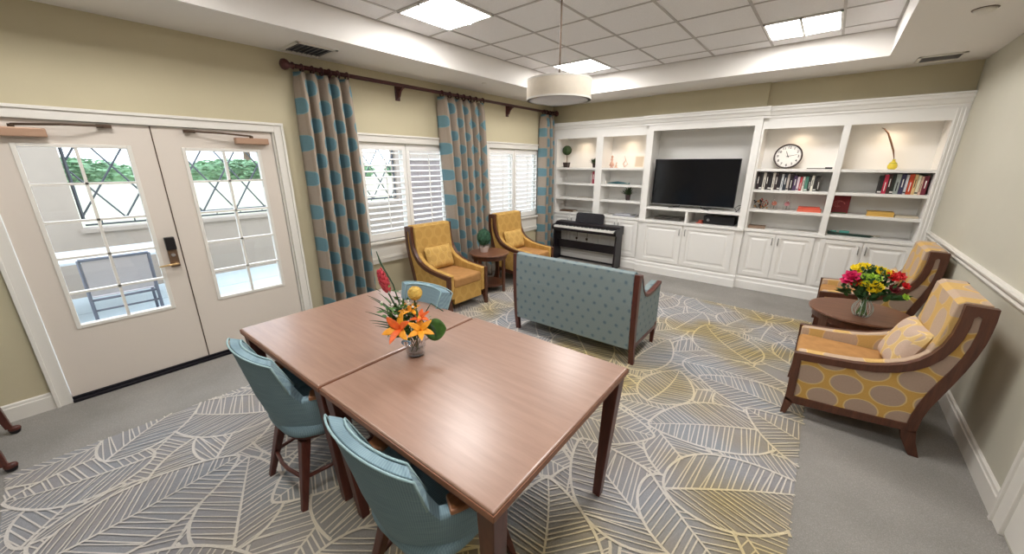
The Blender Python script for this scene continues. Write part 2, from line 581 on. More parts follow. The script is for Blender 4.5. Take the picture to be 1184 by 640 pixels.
# roof slab over the room keeps the sky out
struct(MB().box(XL - 0.3, XR + 0.12, YN - 0.1, YR + 0.1, ZT + 0.05, ZT + 0.2), 'ceiling', M_soff)

def base_profile(x, s, t=0.02, h=0.135):
    return [(x, 0), (x + s * t, 0), (x + s * t, h - 0.03), (x + s * (t - 0.006), h - 0.025), (x + s * (t - 0.008), h - 0.008), (x + s * 0.004, h), (x, h)]
mb = MB()
for a, b in ((YN, -0.345), (1.625, YF)):
    mb.prism(base_profile(XL, 1), a, b, 'xz')
struct(mb, 'baseboard_left', M_white)
mb = MB()
mb.prism(base_profile(XR, -1, 0.022, 0.14), 2.80, YF, 'xz'); mb.prism(base_profile(XR, -1, 0.022, 0.14), YN, 1.7, 'xz')
struct(mb, 'baseboard_right', M_white)
rail = [(XR, 0.975), (XR - 0.014, 0.985), (XR - 0.02, 1.0), (XR - 0.014, 1.015), (XR - 0.03, 1.035), (XR - 0.034, 1.05), (XR - 0.028, 1.062), (XR, 1.065)]
mb = MB(); mb.prism(rail, 2.80, YF, 'xz'); mb.prism(rail, YN, 1.7, 'xz')
struct(mb, 'trim_2', M_white)

# double entrance doors in the left wall
def casing_left(mb, y0, y1, ztop, w=0.10, t=0.022, bottom=None):
    zb = 0 if bottom is None else bottom
    for a, b in ((y0 - w, y0), (y1, y1 + w)):
        mb.box(XL, XL + t, a, b, zb, ztop + w)
        e = a if b == y0 else b
        mb.box(XL, XL + t + 0.012, min(e, e + (0.022 if e == a else -0.022)), max(e, e + (0.022 if e == a else -0.022)), zb, ztop + w)
    mb.box(XL, XL + t, y0, y1, ztop, ztop + w)
    mb.box(XL, XL + t + 0.0135, y0 - w - 0.001, y1 + w + 0.001, ztop + w - 0.022, ztop + w + 0.001)
mb = MB(); casing_left(mb, DY0 - 0.0, DY1 + 0.02, DZ - 0.01, 0.085)
mb.box(XL - 0.16, XL + 0.002, DY0 - 0.02, DY0 - 0.003, 0, DZ); mb.box(XL - 0.16, XL + 0.002, DY1 + 0.003, DY1 + 0.02, 0, DZ)
mb.box(XL - 0.16, XL + 0.002, DY0 - 0.02, DY1 + 0.02, DZ - 0.012, DZ)
struct(mb, 'trim_3', M_white, bevel=0.003)
mb = MB(); mb.box(XL - 0.14, XL + 0.035, DY0, DY1, 0, 0.022); mb.box(XL - 0.10, XL - 0.0, DY0, DY1, 0.022, 0.034)
struct(mb, 'trim_4', plain('dark_threshold', rgb(28, 26, 34), 0.3, 0.4), bevel=0.004)
def door_leaf(idx, y0, y1, gy0, gy1, gz0, gz1):
    x0, x1 = XL - 0.055, XL - 0.012
    mb = MB()
    mb.box(x0, x1, y0, gy0, 0.04, 2.10); mb.box(x0, x1, gy1, y1, 0.04, 2.10)
    mb.box(x0, x1, gy0, gy1, 0.04, gz0); mb.box(x0, x1, gy0, gy1, gz1, 2.10)
    d = struct(mb, 'door_%d' % idx, M_door)
    f = MB()
    for a, b, c, e in ((gy0 - 0.012, gy0 + 0.014, gz0 - 0.012, gz1 + 0.012), (gy1 - 0.014, gy1 + 0.012, gz0 - 0.012, gz1 + 0.012),
                       (gy0 + 0.014, gy1 - 0.014, gz0 - 0.012, gz0 + 0.014), (gy0 + 0.014, gy1 - 0.014, gz1 - 0.014, gz1 + 0.012)):
        f.box(x0 - 0.006, x1 + 0.008, a, b, c, e)
    f.build('window_frame', M_white, d, bevel=0.003)
    m = MB(); yc = (gy0 + gy1) / 2
    m.box(x0 + 0.006, x1 + 0.004, yc - 0.009, yc + 0.009, gz0, gz1)
    for k in range(1, 5):
        z = gz0 + (gz1 - gz0) * k / 5
        m.box(x0 + 0.006, x1 + 0.004, gy0, gy1, z - 0.008, z + 0.008)
    m.build('muntin', M_white, d)
    MB().box(x0 + 0.02, x0 + 0.024, gy0, gy1, gz0, gz1).build('pane', M_pane, d)
    return d
dl = door_leaf(1, DY0 + 0.003, 0.616, -0.10, 0.468, 0.585, 1.935)
dr = door_leaf(2, 0.624, DY1 - 0.003, 0.80, 1.368, 0.57, 1.930)
# meeting stile seal and lock on the left leaf
MB().box(XL - 0.05, XL - 0.008, 0.616, 0.6225, 0.04, 2.10).build('door_seal', M_bronzed, dl)
lk = MB(); lk.box(XL - 0.012, XL + 0.016, 0.522, 0.585, 0.945, 1.105)
lock = lk.build('lock_plate', plain('brown_bronze_plate', rgb(132, 108, 88), 0.35, 0.7), dl, bevel=0.004)
lk = MB(); lk.box(XL - 0.012, XL + 0.03, 0.520, 0.587, 1.095, 1.205)
lk.build('keypad', M_black, lock, bevel=0.006)
lk = MB(); lk.lathe([(0.012, 0), (0.016, 0.004), (0.012, 0.012)], 16, M=Matrix.Translation((XL + 0.014, 0.553, 1.05)) @ Matrix.Rotation(PI / 2, 4, 'Y'))
lk.build('key_cylinder', M_steel, lock)
lk = MB(); lk.tube([(XL + 0.014, 0.565, 0.975), (XL + 0.05, 0.565, 0.975), (XL + 0.056, 0.54, 0.975), (XL + 0.056, 0.44, 0.97)], [0.01, 0.01, 0.01, 0.007], 10)
lk.build('lever_handle', plain('satin_brass', rgb(214, 180, 130), 0.3, 0.8), lock, smooth=True)
def closer(y0, y1, z0, z1, arm_y, sgn, parent):
    b = MB(); b.box(XL - 0.012, XL + 0.052, y0, y1, z0, z1)
    body = b.build('door_closer', M_bronze, parent, bevel=0.007)
    a = MB(); ym = (y0 + y1) / 2
    a.lathe([(0.016, 0), (0.016, 0.02)], 14, (XL + 0.025, ym, z1))
    a.tube([(XL + 0.025, ym, z1 + 0.018), (XL + 0.10, (ym + arm_y) / 2, z1 + 0.026), (XL + 0.03, arm_y, z1 + 0.034)], 0.008, 6)
    a.box(XL + 0.012, XL + 0.03, arm_y - 0.04, arm_y + 0.04, z1 + 0.02, z1 + 0.045)
    a.build('closer_arm', M_bronzed, body)
    return body
closer(-0.22, 0.07, 1.985, 2.045, 0.36, 1, dl)
closer(1.18, 1.45, 1.985, 2.04, 0.86, -1, dr)

# windows with plantation shutters
def window(idx, W, mull, label):
    y0, y1, z0, z1 = W
    f = MB()
    for a, b, c, d in ((y0, y0 + 0.045, z0, z1), (y1 - 0.045, y1, z0, z1), (mull - 0.035, mull + 0.035, z0, z1), (y0, y1, z0, z0 + 0.05), (y0, y1, z1 - 0.05, z1)):
        f.box(XL - 0.14, XL - 0.09, a, b, c, d)
    w = struct(f, 'window_%d' % idx, M_white)
    c = MB(); casing_left(c, y0, y1, z1, 0.095, 0.02, z0 - 0.06)
    c.box(XL - 0.13, XL + 0.05, y0 - 0.11, y1 + 0.11, z0 - 0.03, z0)
    c.box(XL, XL + 0.018, y0 - 0.095, y1 + 0.095, z0 - 0.20, z0 - 0.03)
    c.box(XL, XL + 0.03, y0 - 0.095, y1 + 0.095, z0 - 0.28, z0 - 0.20)
    c.box(XL, XL + 0.036, y0 - 0.095, y1 + 0.095, z0 - 0.235, z0 - 0.215)
    c.build('window_casing', M_white, w, bevel=0.003)
    MB().box(XL - 0.118, XL - 0.114, y0, y1, z0, z1).build('pane', M_pane, w)
    for n, (a, b) in enumerate(((y0 + 0.005, mull - 0.004), (mull + 0.004, y1 - 0.005))):
        t = thing('window_shutter', label[n], 'shutter', (XL - 0.04, (a + b) / 2, z0 + 0.002), 0, None)
        h = (b - a) / 2; H = z1 - z0 - 0.006
        s = MB()
        s.box(-0.016, 0.016, -h, -h + 0.05, 0, H); s.box(-0.016, 0.016, h - 0.05, h, 0, H)
        s.box(-0.016, 0.016, -h + 0.05, h - 0.05, 0, 0.09); s.box(-0.016, 0.016, -h + 0.05, h - 0.05, H - 0.08, H)
        s.build('shutter_frame', M_cab, t, bevel=0.002)
        sl = MB()
        nn = 14
        for k in range(nn):
            z = 0.09 + (H - 0.17) * (k + 0.5) / nn
            sl.box(-0.030, 0.030, -h + 0.051, h - 0.051, z - 0.0045, z + 0.0045, rot('Y', math.radians(10), (0, 0, z)))
        sl.build('slats', M_cab, t)
        MB().box(0.034, 0.042, -0.006, 0.006, 0.14, H - 0.12).build('tilt_rod', M_cab, t)
    return w
window(1, W1, 3.06, ('open white shutter next to the curtain by the door, garden lattice behind', 'open white shutter behind the armchair nearer the dining tables'))
window(2, W2, 5.30, ('open white shutter right of the middle curtain, beside the far armchair', 'open white shutter next to the curtain by the bookshelves'))

# door in the right wall, only its casing shows at the frame's corner
mb = MB()
mb.box(XR - 0.022, XR, 2.685, 2.80, 0, 2.1); mb.box(XR - 0.022, XR, 1.70, 1.80, 0, 2.1); mb.box(XR - 0.022, XR, 1.70, 2.80, 2.1, 2.2)
mb.box(XR - 0.034, XR, 2.776, 2.801, 0, 2.201)
struct(mb, 'trim_5', M_white, bevel=0.003)
mb = MB(); mb.box(XR - 0.006, XR + 0.01, 1.80, 2.685, 0.02, 2.10)
for c, d in ((0.25, 0.95), (1.1, 1.95)):
    for a, b, e, f in ((1.94, 2.55, c, c + 0.02), (1.94, 2.55, d - 0.02, d), (1.92, 1.94, c, d), (2.55, 2.57, c, d)):
        mb.box(XR - 0.014, XR + 0.01, a, b, e, f)
struct(mb, 'door_3', M_white)

# ------------------------------------------------------------------ built-in wall unit
DC = 0.02
def molding(mb, x0, x1, y, prof):
    """prof: (projection, z) outline swept along x at face y"""
    mb.prism([(y - p, z) for p, z in prof], x0, x1, 'yz')
CROWN = [(0, 2.40), (0.012, 2.40), (0.012, 2.425), (0.03, 2.435), (0.045, 2.47), (0.062, 2.485), (0.062, 2.515), (0.075, 2.52), (0.075, 2.54), (0, 2.54)]
BASE = [(0, 0.0), (0.03, 0.0), (0.03, 0.11), (0.02, 0.13), (0.02, 0.17), (0.008, 0.185), (0, 0.19)]
def bookcase(x0, x1, divs, shelf_z, label, left_stile, right_stile, yf):
    """divs: list of opening (a,b)"""
    t = thing('bookcase', label, 'bookcase', (0, 0, 0))
    fr = MB()
    xs = x0
    for a, b in divs:
        fr.box(xs, a, yf, yf + 0.022, 0.905, 2.40); xs = b
    fr.box(xs, x1, yf, yf + 0.022, 0.905, 2.40)
    for a, b in divs: fr.box(a, b, yf, yf + 0.022, 2.265, 2.40)
    if x1 > 0:   # fluted pilaster against the right wall
        for q in (0.925, 0.955, 0.985): fr.box(q, q + 0.012, yf - 0.008, yf, 0.91, 2.39)
    fr.build('face_frame', M_cab, t)
    ca = MB()
    ca.box(x0, x1, YR - 0.012, YR - 0.001, 0.905, 2.40)
    ca.box(x0, x1, yf + 0.022, YR - 0.012, 2.30, 2.36)
    xs = x0
    for a, b in divs:
        ca.box(max(xs, a - 0.045), a, yf + 0.022, YR - 0.012, 0.905, 2.30); xs = b
        ca.box(b, min(b + 0.045, x1), yf + 0.022, YR - 0.012, 0.905, 2.30)
    ca.build('carcass', M_cab, t)
    for a, b in divs:
        for z in shelf_z:
            MB().box(a + 0.001, b - 0.001, yf + 0.012, YR - 0.013, z - 0.035, z).build('shelf', M_cab, t, bevel=0.002)
    m = MB(); molding(m, x0, x1, yf, CROWN); m.build('crown_molding', M_cab, t)
    return t
def base_cabinet(x0, x1, doors, yf, label):
    t = thing('base_cabinet', label, 'cabinet', (0, 0, 0))
    MB().box(x0, x1, yf, YR - 0.025, 0.0, 0.868).build('cabinet_body', M_cab, t)
    m = MB(); molding(m, x0, x1, yf, BASE); m.build('plinth', M_cab, t)
    z0, z1 = 0.215, 0.862
    for i, (a, b, hs) in enumerate(doors):
        y = yf - 0.02
        d = MB()
        w = 0.058
        d.box(a, a + w, y, yf, z0, z1); d.box(b - w, b, y, yf, z0, z1)
        d.box(a + w, b - w, y, yf, z0, z0 + w); d.box(a + w, b - w, y, yf, z1 - w, z1)
        d.box(a + w, b - w, y + 0.012, yf, z0 + w, z1 - w)
        # raised centre panel with a bevelled border
        g = 0.03; k = 0.022
        A = (a + w + g, b - w - g, z0 + w + g, z1 - w - g)
        B = (A[0] + k, A[1] - k, A[2] + k, A[3] - k)
        vs = [(A[0], y + 0.012, A[2]), (A[1], y + 0.012, A[2]), (A[1], y + 0.012, A[3]), (A[0], y + 0.012, A[3]),
              (B[0], y + 0.003, B[2]), (B[1], y + 0.003, B[2]), (B[1], y + 0.003, B[3]), (B[0], y + 0.003, B[3])]
        d.add(vs, [(0, 1, 5, 4), (1, 2, 6, 5), (2, 3, 7, 6), (3, 0, 4, 7), (4, 5, 6, 7)])
        do = d.build('cabinet_door', M_cab, t, bevel=0.002)
        hx = b - 0.03 if hs > 0 else a + 0.03
        h = MB(); h.tube([(hx, y, z1 - 0.06), (hx, y - 0.024, z1 - 0.065), (hx, y - 0.026, z1 - 0.11), (hx, y - 0.024, z1 - 0.155), (hx, y, z1 - 0.16)], 0.006, 8)
        h.build('pull_handle', M_nickel, do, smooth=True)
    return t
# left section
bookcase(XL + 0.002, -2.385, [(-4.16, -3.325), (-3.195, -2.43)], (1.185, 1.46, 1.745), 'white built-in bookcase above the digital piano', 0, 0, YF)
base_cabinet(XL + 0.002, -2.385, [(-4.20, -3.79, 1), (-3.78, -3.30, -1), (-3.22, -2.82, 1), (-2.81, -2.43, -1)], YF, 'white panelled base cabinet behind the digital piano')
struct_top = MB(); struct_top.box(XL + 0.002, -2.385, YF - 0.03, YR - 0.013, 0.869, 0.904)
tag(struct_top.build('countertop', M_cab, None, bevel=0.004), 'white worktop behind the digital piano, under the left bookcase', 'countertop')
# television section
tv = thing('television_niche', 'tall white niche framing the television, with two cubbies under it', 'media unit', (0, 0, 0))
m = MB()
m.box(-2.384, -2.30, YT, YT + 0.03, 0.905, 2.40); m.box(-0.92, -0.834, YT, YT + 0.03, 0.905, 2.40); m.box(-2.30, -0.92, YT, YT + 0.03, 2.315, 2.40)
m.build('face_frame', M_cab, tv)
m = MB(); m.box(-2.384, -0.834, YR - 0.012, YR, 0.905, 2.45); m.box(-2.384, -2.34, YT + 0.03, YR - 0.012, 0.905, 2.40); m.box(-0.88, -0.834, YT + 0.03, YR - 0.012, 0.905, 2.40)
m.box(-2.34, -0.88, YT + 0.03, YR - 0.012, 2.33, 2.40)
m.build('carcass', M_cab, tv)
MB().box(-2.339, -0.881, YT + 0.004, YR - 0.013, 1.085, 1.12).build('shelf', M_cab, tv, bevel=0.002)
MB().box(-1.665, -1.63, YT + 0.006, YR - 0.013, 0.906, 1.085).build('divider', M_cab, tv, bevel=0.002)
m = MB(); molding(m, -2.46, -0.76, YT, [(p, z) for p, z in CROWN]); m.build('crown_molding', M_cab, tv)
base_cabinet(-2.384, -0.834, [(-2.315, -1.68, 1), (-1.655, -0.935, -1)], YT, 'white panelled base cabinet below the television')
MB2 = MB(); MB2.box(-2.384, -0.834, YT - 0.035, YR - 0.013, 0.869, 0.904)
tag(MB2.build('countertop', M_cab, None, bevel=0.004), 'white worktop under the television cubbies', 'countertop')
# right section
bookcase(-0.833, XR - 0.002, [(-0.81, 0.02), (0.09, 0.915)], (1.185, 1.46, 1.745), 'white built-in bookcase holding the clock and rows of books', 0, 0, YF)
base_cabinet(-0.833, XR - 0.002, [(-0.815, -0.435, 1), (-0.425, 0.0, -1), (0.06, 0.48, 1), (0.49, 0.93, -1)], YF, 'white panelled base cabinet right of the television, by the flowered armchairs')
MB2 = MB(); MB2.box(-0.833, XR - 0.002, YF - 0.03, YR - 0.013, 0.869, 0.904)
tag(MB2.build('countertop', M_cab, None, bevel=0.004), 'white worktop under the clock bookcase', 'countertop')
# small warm lamps in the tops of the bookcase bays
M_puck = emit('warm_lamp_lens', (1.0, 0.80, 0.58, 1), 6.0)
for i, (x, lb) in enumerate(((-3.74, 'recessed shelf light above the leftmost bookcase bay'), (-2.82, 'recessed shelf light above the small figurines'), (-0.40, 'recessed shelf light above the clock'), (0.50, 'recessed shelf light above the yellow bottle'))):
    t = thing('shelf_light', lb, 'light', (x, 6.62, 2.30))
    MB().lathe([(0.035, -0.006), (0.038, 0.0), (0.0, 0.0)], 20).build('trim_ring', M_steel, t)
    MB().lathe([(0.0, -0.008), (0.028, -0.008), (0.028, -0.002)], 20).build('lens', M_puck, t)
    ld = bpy.data.lights.new('shelf_light', 'SPOT'); ld.energy = PUCK_POWER * 14; ld.color = (1.0, 0.78, 0.55); ld.spot_size = 2.6; ld.spot_blend = 0.9; ld.shadow_soft_size = 0.03
    lo = bpy.data.objects.new('shelf_lamp', ld); COL.objects.link(lo); lo.parent = t; lo.location = (0, 0, -0.02)
# ------------------------------------------------------------------ ceiling fixtures
def troffer(cx, cy, label):
    t = thing('ceiling_light', label, 'ceiling light', (cx, cy, ZT - 0.012), 0, 'square recessed ceiling lights')
    f = MB(); h = 0.30
    for a, b, c, d in ((-h, h, -h, -h + 0.02), (-h, h, h - 0.02, h), (-h, -h + 0.02, -h, h), (h - 0.02, h, -h, h)):
        f.box(a, b, c, d, -0.002, 0.008)
    f.box(-0.012, 0.012, -h, h, -0.012, 0.008)
    f.build('fixture_frame', M_cab, t)
    for s in (-1, 1):
        d = MB()
        pr = [(s * 0.014, -0.008), (s * 0.10, 0.0), (s * 0.20, 0.002), (s * 0.278, 0.004), (s * 0.278, 0.007), (s * 0.014, 0.007)]
        d.prism(pr, -0.278, 0.278, 'xz')
        d.build('diffuser', M_troff, t)
    return t
M_troff = emit('troffer_diffuser', (1.0, 0.98, 0.96, 1), TROFFER_STRENGTH)
C0 = GX + G * 1.5, GY - G * 1.5
lxs = (GX - 1.5 * G, GX + 2.5 * G)
for x, y, lb in ((lxs[0], 2.597, 'square ceiling light nearest the entrance doors, cut by the top edge'),
                 (lxs[0], 5.035, 'square ceiling light just behind the drum pendant'),
                 (lxs[1], 5.035, 'square ceiling light above the right-hand bookcases'),
                 (lxs[1], 2.597, 'square ceiling light above the pair of flowered armchairs, out of frame'),
                 (lxs[0], 0.159, 'square ceiling light above the near end of the doors, out of frame'),
                 (lxs[1], 0.159, 'square ceiling light over the near right corner, out of frame')):
    troffer(x, y, lb)

def vent(cx, cy, sx, sy, label):
    t = thing('ceiling_vent', label, 'vent', (cx, cy, ZC))
    f = MB()
    for a, b, c, d in ((-sx, sx, -sy, -sy + 0.03), (-sx, sx, sy - 0.03, sy), (-sx, -sx + 0.03, -sy, sy), (sx - 0.03, sx, -sy, sy)):
        f.box(a, b, c, d, -0.012, 0.0)
    f.build('vent_frame', M_white, t, bevel=0.003)
    MB().box(-sx + 0.03, sx - 0.03, -sy + 0.03, sy - 0.03, -0.002, 0.0).build('duct_opening', plain('dark_duct', rgb(60, 60, 66), 0.8), t)
    s = MB(); n = 7
    if sx < sy:
        for k in range(n):
            x = -sx + 0.03 + (2 * sx - 0.06) * (k + 0.5) / n
            s.box(x - 0.010, x + 0.010, -sy + 0.03, sy - 0.03, -0.007, -0.004, rot('Y', 0.7, (x, 0, -0.006)))
    else:
        for k in range(n):
            y = -sy + 0.03 + (2 * sy - 0.06) * (k + 0.5) / n
            s.box(-sx + 0.03, sx - 0.03, y - 0.010, y + 0.010, -0.007, -0.004, rot('X', 0.7, (0, y, -0.006)))
    s.build('louvre', plain('grey_louvre', rgb(150, 148, 146), 0.5, 0.3), t)
vent(-4.02, 1.85, 0.19, 0.19, 'square white air vent in the ceiling above the left end of the curtain rod')
vent(0.64, 6.04, 0.17, 0.15, 'dark slotted air vent in the ceiling in front of the right bookcase')
t = thing('smoke_detector', 'small round white ceiling disc near the right wall', 'smoke detector', (0.62, 4.43, ZC))
MB().lathe([(0.0, -0.03), (0.03, -0.03), (0.052, -0.018), (0.06, 0.0)], 24).build('housing', M_white, t, smooth=True)
MB().lathe([(0.061, -0.004), (0.066, -0.003), (0.066, 0.0)], 24).build('trim_ring', M_bronzed, t)
t = thing('fire_sprinkler', 'tiny round sprinkler cover in the ceiling above the middle curtain', 'sprinkler', (-3.80, 4.02, ZC))
MB().lathe([(0.0, -0.006), (0.035, -0.006), (0.04, 0.0)], 20).build('cover_plate', M_white, t)

# drum pendant
PX, PY = -1.689, 2.597
t = thing('pendant_light', 'large cream drum pendant lamp hanging on a thin dark cord', 'pendant lamp', (PX, PY, 2.265))
R0, H0 = 0.240, 0.14
s = MB()
s.lathe([(R0 - 0.003, 0.0), (R0, 0.0), (R0, H0), (R0 - 0.003, H0), (R0 - 0.003, 0.0)], 64)
sh = s.build('lamp_shade', M_shade, t, smooth=True, angle=50, bevel=0.001)
s = MB(); s.lathe([(R0 + 0.0005, 0.0), (R0 + 0.0015, 0.0), (R0 + 0.0015, 0.012), (R0 + 0.0005, 0.012)], 64)
s.lathe([(R0 + 0.0005, H0 - 0.012), (R0 + 0.0015, H0 - 0.012), (R0 + 0.0015, H0), (R0 + 0.0005, H0)], 64)
s.build('shade_trim', M_white, sh)
MB().lathe([(0.0, -0.012), (0.10, -0.010), (0.19, -0.006), (R0 - 0.02, 0.0), (R0 - 0.003, 0.003), (R0 - 0.003, 0.008), (0.0, 0.008)], 48).build('diffuser', M_diff, t, smooth=True)
s = MB(); s.tube([(0, 0, H0 - 0.03), (0, 0, ZT - 2.265)], 0.0065, 8)
s.build('cord', M_bronzed, t)
s = MB(); s.lathe([(0.0, ZT - 2.265 - 0.03), (0.05, ZT - 2.265 - 0.025), (0.06, ZT - 2.265 - 0.005)], 20)
s.build('canopy', M_bronzed, t)
s = MB()
for k in range(3):
    a = 2 * PI * k / 3
    s.tube([(0, 0, H0 - 0.03), ((R0 - 0.004) * math.cos(a), (R0 - 0.004) * math.sin(a), H0 - 0.01)], 0.003, 6)
s.build('spider', M_bronzed, t)

# ------------------------------------------------------------------ curtain rod and curtains
RODX, RODZ = -4.19, 2.715
t = thing('curtain_rod', 'long dark cherry wooden curtain rod above both windows', 'curtain rod', (RODX, 4.0, RODZ))
MB().tube([(0, -2.24, 0), (0, 2.30, 0)], 0.021, 14).build('rod', M_rod, t, smooth=True)
for s in (-1, 1):
    f = MB(); y = -2.24 if s < 0 else 2.30
    f.lathe([(0.022, 0), (0.032, 0.006), (0.032, 0.02), (0.022, 0.028), (0.026, 0.04), (0.044, 0.06), (0.05, 0.085), (0.042, 0.108), (0.02, 0.122), (0.0, 0.126)], 20,
            M=Matrix.Translation((0, y, 0)) @ Matrix.Rotation(-s * PI / 2, 4, 'X'))
    f.build('finial', M_rod, t, smooth=True)
for y in (-1.90, -1.02, 1.07, 2.20):
    b = MB()
    b.box(-0.112, -0.092, y - 0.03, y + 0.03, -0.16, 0.03)
    b.prism([(-0.092, -0.03), (0.024, -0.036), (0.03, -0.022), (-0.092, 0.012)], y - 0.018, y + 0.018, 'xz')
    b.prism([(-0.092, -0.14), (-0.092, -0.03), (0.01, -0.036), (-0.03, -0.07), (-0.06, -0.12)], y - 0.014, y + 0.014, 'xz')
    b.build('bracket', M_rod, t, bevel=0.004)
for ys in ((1.83, 1.93, 2.02, 2.10, 2.19, 2.29), (3.60, 3.74, 3.88, 4.00, 4.12, 4.24, 4.38), (5.98, 6.07, 6.16, 6.24)):
    for y in ys:
        r = MB(); n = 20
        R = 0.035
        r.grid(lambda u, v: (math.cos(2 * PI * u) * (R + 0.010 * math.cos(2 * PI * v)), y - 4.0 + 0.010 * math.sin(2 * PI * v), math.sin(2 * PI * u) * (R + 0.010 * math.cos(2 * PI * v)) - 0.012), 20, 9, True)
        r.build('curtain_ring', M_rod, t, smooth=True)
def curtain(y0t, y1t, y0b, y1b, folds, label, seed, depth=0.095, x=-4.19, zb=0.02):
    rs = random.Random(seed)
    zt = RODZ - 0.045
    ph = [rs.uniform(-0.5, 0.5) for _ in range(folds + 2)]
    am = [rs.uniform(0.6, 1.15) for _ in range(folds + 2)]
    nu, nv = folds * 16 + 1, 40
    def fn(u, v):
        z = zt + (zb - zt) * v
        open_ = min(1.0, 0.3 + v * 3.0)
        y = y0t + (y1t - y0t) * u + ((y0b - y0t) * (1 - u) + (y1b - y1t) * u) * v
        k = u * folds
        i = int(min(k, folds - 1e-6)); f = k - i
        a = am[i] * (1 - f) + am[i + 1] * f
        # pinch pleats: broad rounded crests with narrow deep valleys between them
        w = 1 - 2 * abs(math.cos(PI * (k + 0.06 * math.sin(v * 3 + ph[i])))) ** 6
        X = x + depth * a * w * (0.55 + 0.45 * open_)
        y += 0.018 * math.sin(2 * PI * k) * a * (0.4 + 0.6 * v)
        if v < 0.05: X = x + (X - x) * (0.6 + 8 * v)
        return (X, y, z)
    mb = MB(); mb.grid(fn, nu, nv)
    L = (y1b - y0b) * 1.2
    def uv(i, co): return ((i % nu) / (nu - 1) * L, co.z)
    o = mb.build('curtain', M_curtain, None, smooth=True, solid=0.003, uvmode=uv)
    tag(o, label, 'curtain')
    return o
curtain(1.76, 2.33, 1.73, 2.37, 5, 'wide taupe curtain with teal spots between the entrance doors and first window', 3)
curtain(3.56, 4.42, 3.70, 4.50, 6, 'taupe and teal spotted curtain between the two windows, behind the side table', 5)
curtain(5.95, 6.28, 5.93, 6.33, 4, 'narrow taupe and teal curtain in the corner by the bookcase and piano', 9)

# ------------------------------------------------------------------ patio outside
M_stucco = plain('cream_stucco', rgb(166, 152, 140), 0.9, var=0.03, vscale=6)
M_patio = plain('pale_patio_paving', rgb(190, 200, 204), 0.7, var=0.04, vscale=4)
PXW = -7.92
mb = MB(); mb.box(-8.3, XL - 0.16, -4, 22, -0.12, -0.02)
mb2 = MB()
p = struct(mb, 'floor', M_patio)
mb = MB()
for k in range(17): mb.box(PXW, XL - 0.16, -3.4 + k * 1.5 - 0.006, -3.4 + k * 1.5 + 0.006, -0.021, -0.018)
for k in range(3): mb.box(-7.0 + k * 1.2 - 0.006, -7.0 + k * 1.2 + 0.006, -4, 22, -0.021, -0.018)
struct(mb, 'trim_6', plain('paving_joint', rgb(150, 160, 164), 0.9))
# patio wall with two arched openings
OP = ((0.17, 2.85), (3.75, 5.30))
def arch_wall():
    mb = MB()
    outer = [(-4.0, -0.02), (6.5, -0.02), (6.5, 2.75), (-4.0, 2.75)]; mb.box(PXW - 0.22, PXW, 6.5, 22, -0.02, 2.75)
    holes = []
    for a, b in OP:
        h = [(a, 0.93), (b, 0.93)]
        c = (a + b) / 2; w = (b - a) / 2
        for k in range(13):
            q = 1 - 2 * k / 12
            h.append((c + w * q, 2.08 + 0.42 * math.sqrt(max(0, 1 - q * q))))
        holes.append(h)
    mb.prism(outer, PXW - 0.22, PXW, 'yz', holes)
    for a, b in OP: mb.box(PXW - 0.26, PXW + 0.04, a - 0.03, b + 0.03, 0.88, 0.935)
    return mb
struct(arch_wall(), 'wall_patio', M_stucco)
M_iron = plain('grey_wrought_iron', rgb(70, 74, 82), 0.5, 0.2)
for (a, b), lb in zip(OP, ('grey diamond lattice grille in the patio arch seen through the entrance doors', 'grey diamond lattice grille in the patio arch seen through the first window')):
    t = thing('lattice_grille', lb, 'grille', (PXW - 0.08, a, 0.95))
    w = b - a
    def top(y):
        q = (y - w / 2) / (w / 2); return 1.13 + 0.42 * math.sqrt(max(0, 1 - min(1, q * q))) - 0.02
    f = MB()
    pts = [(0, 0.03, 0.10), (0, 0.03, top(0.03))] + [(0, 0.03 + (w - 0.06) * k / 14, top(0.03 + (w - 0.06) * k / 14)) for k in range(1, 14)] + [(0, w - 0.03, top(w - 0.03)), (0, w - 0.03, 0.10), (0, 0.03, 0.10)]
    f.tube(pts, 0.022, 6)
    f.tube([(0, 0.03, 0.03), (0, w - 0.03, 0.03)], 0.014, 6)
    f.build('grille_frame', M_iron, t)
    m = MB(); st = 0.46; sl = 1.6
    k = -8
    while k < 16:
        for s in (1, -1):
            seg = []
            for q in range(60):
                z = 0.10 + q * 0.03
                y = k * st + s * (z - 0.1) / sl
                if 0.03 < y < w - 0.03 and z < top(y): seg.append((0.006 * s, y, z))
                elif len(seg): break
            if len(seg) > 1: m.tube([seg[0], seg[-1]], 0.013, 5)
        k += 1
    m.build('lattice_bars', M_iron, t)
    c = MB()
    for q in range(int(w / 0.34)):
        c.tube([(0, 0.2 + q * 0.34, 0.03), (0, 0.2 + q * 0.34, 0.1)], 0.009, 5)
    c.build('spindles', M_iron, t)
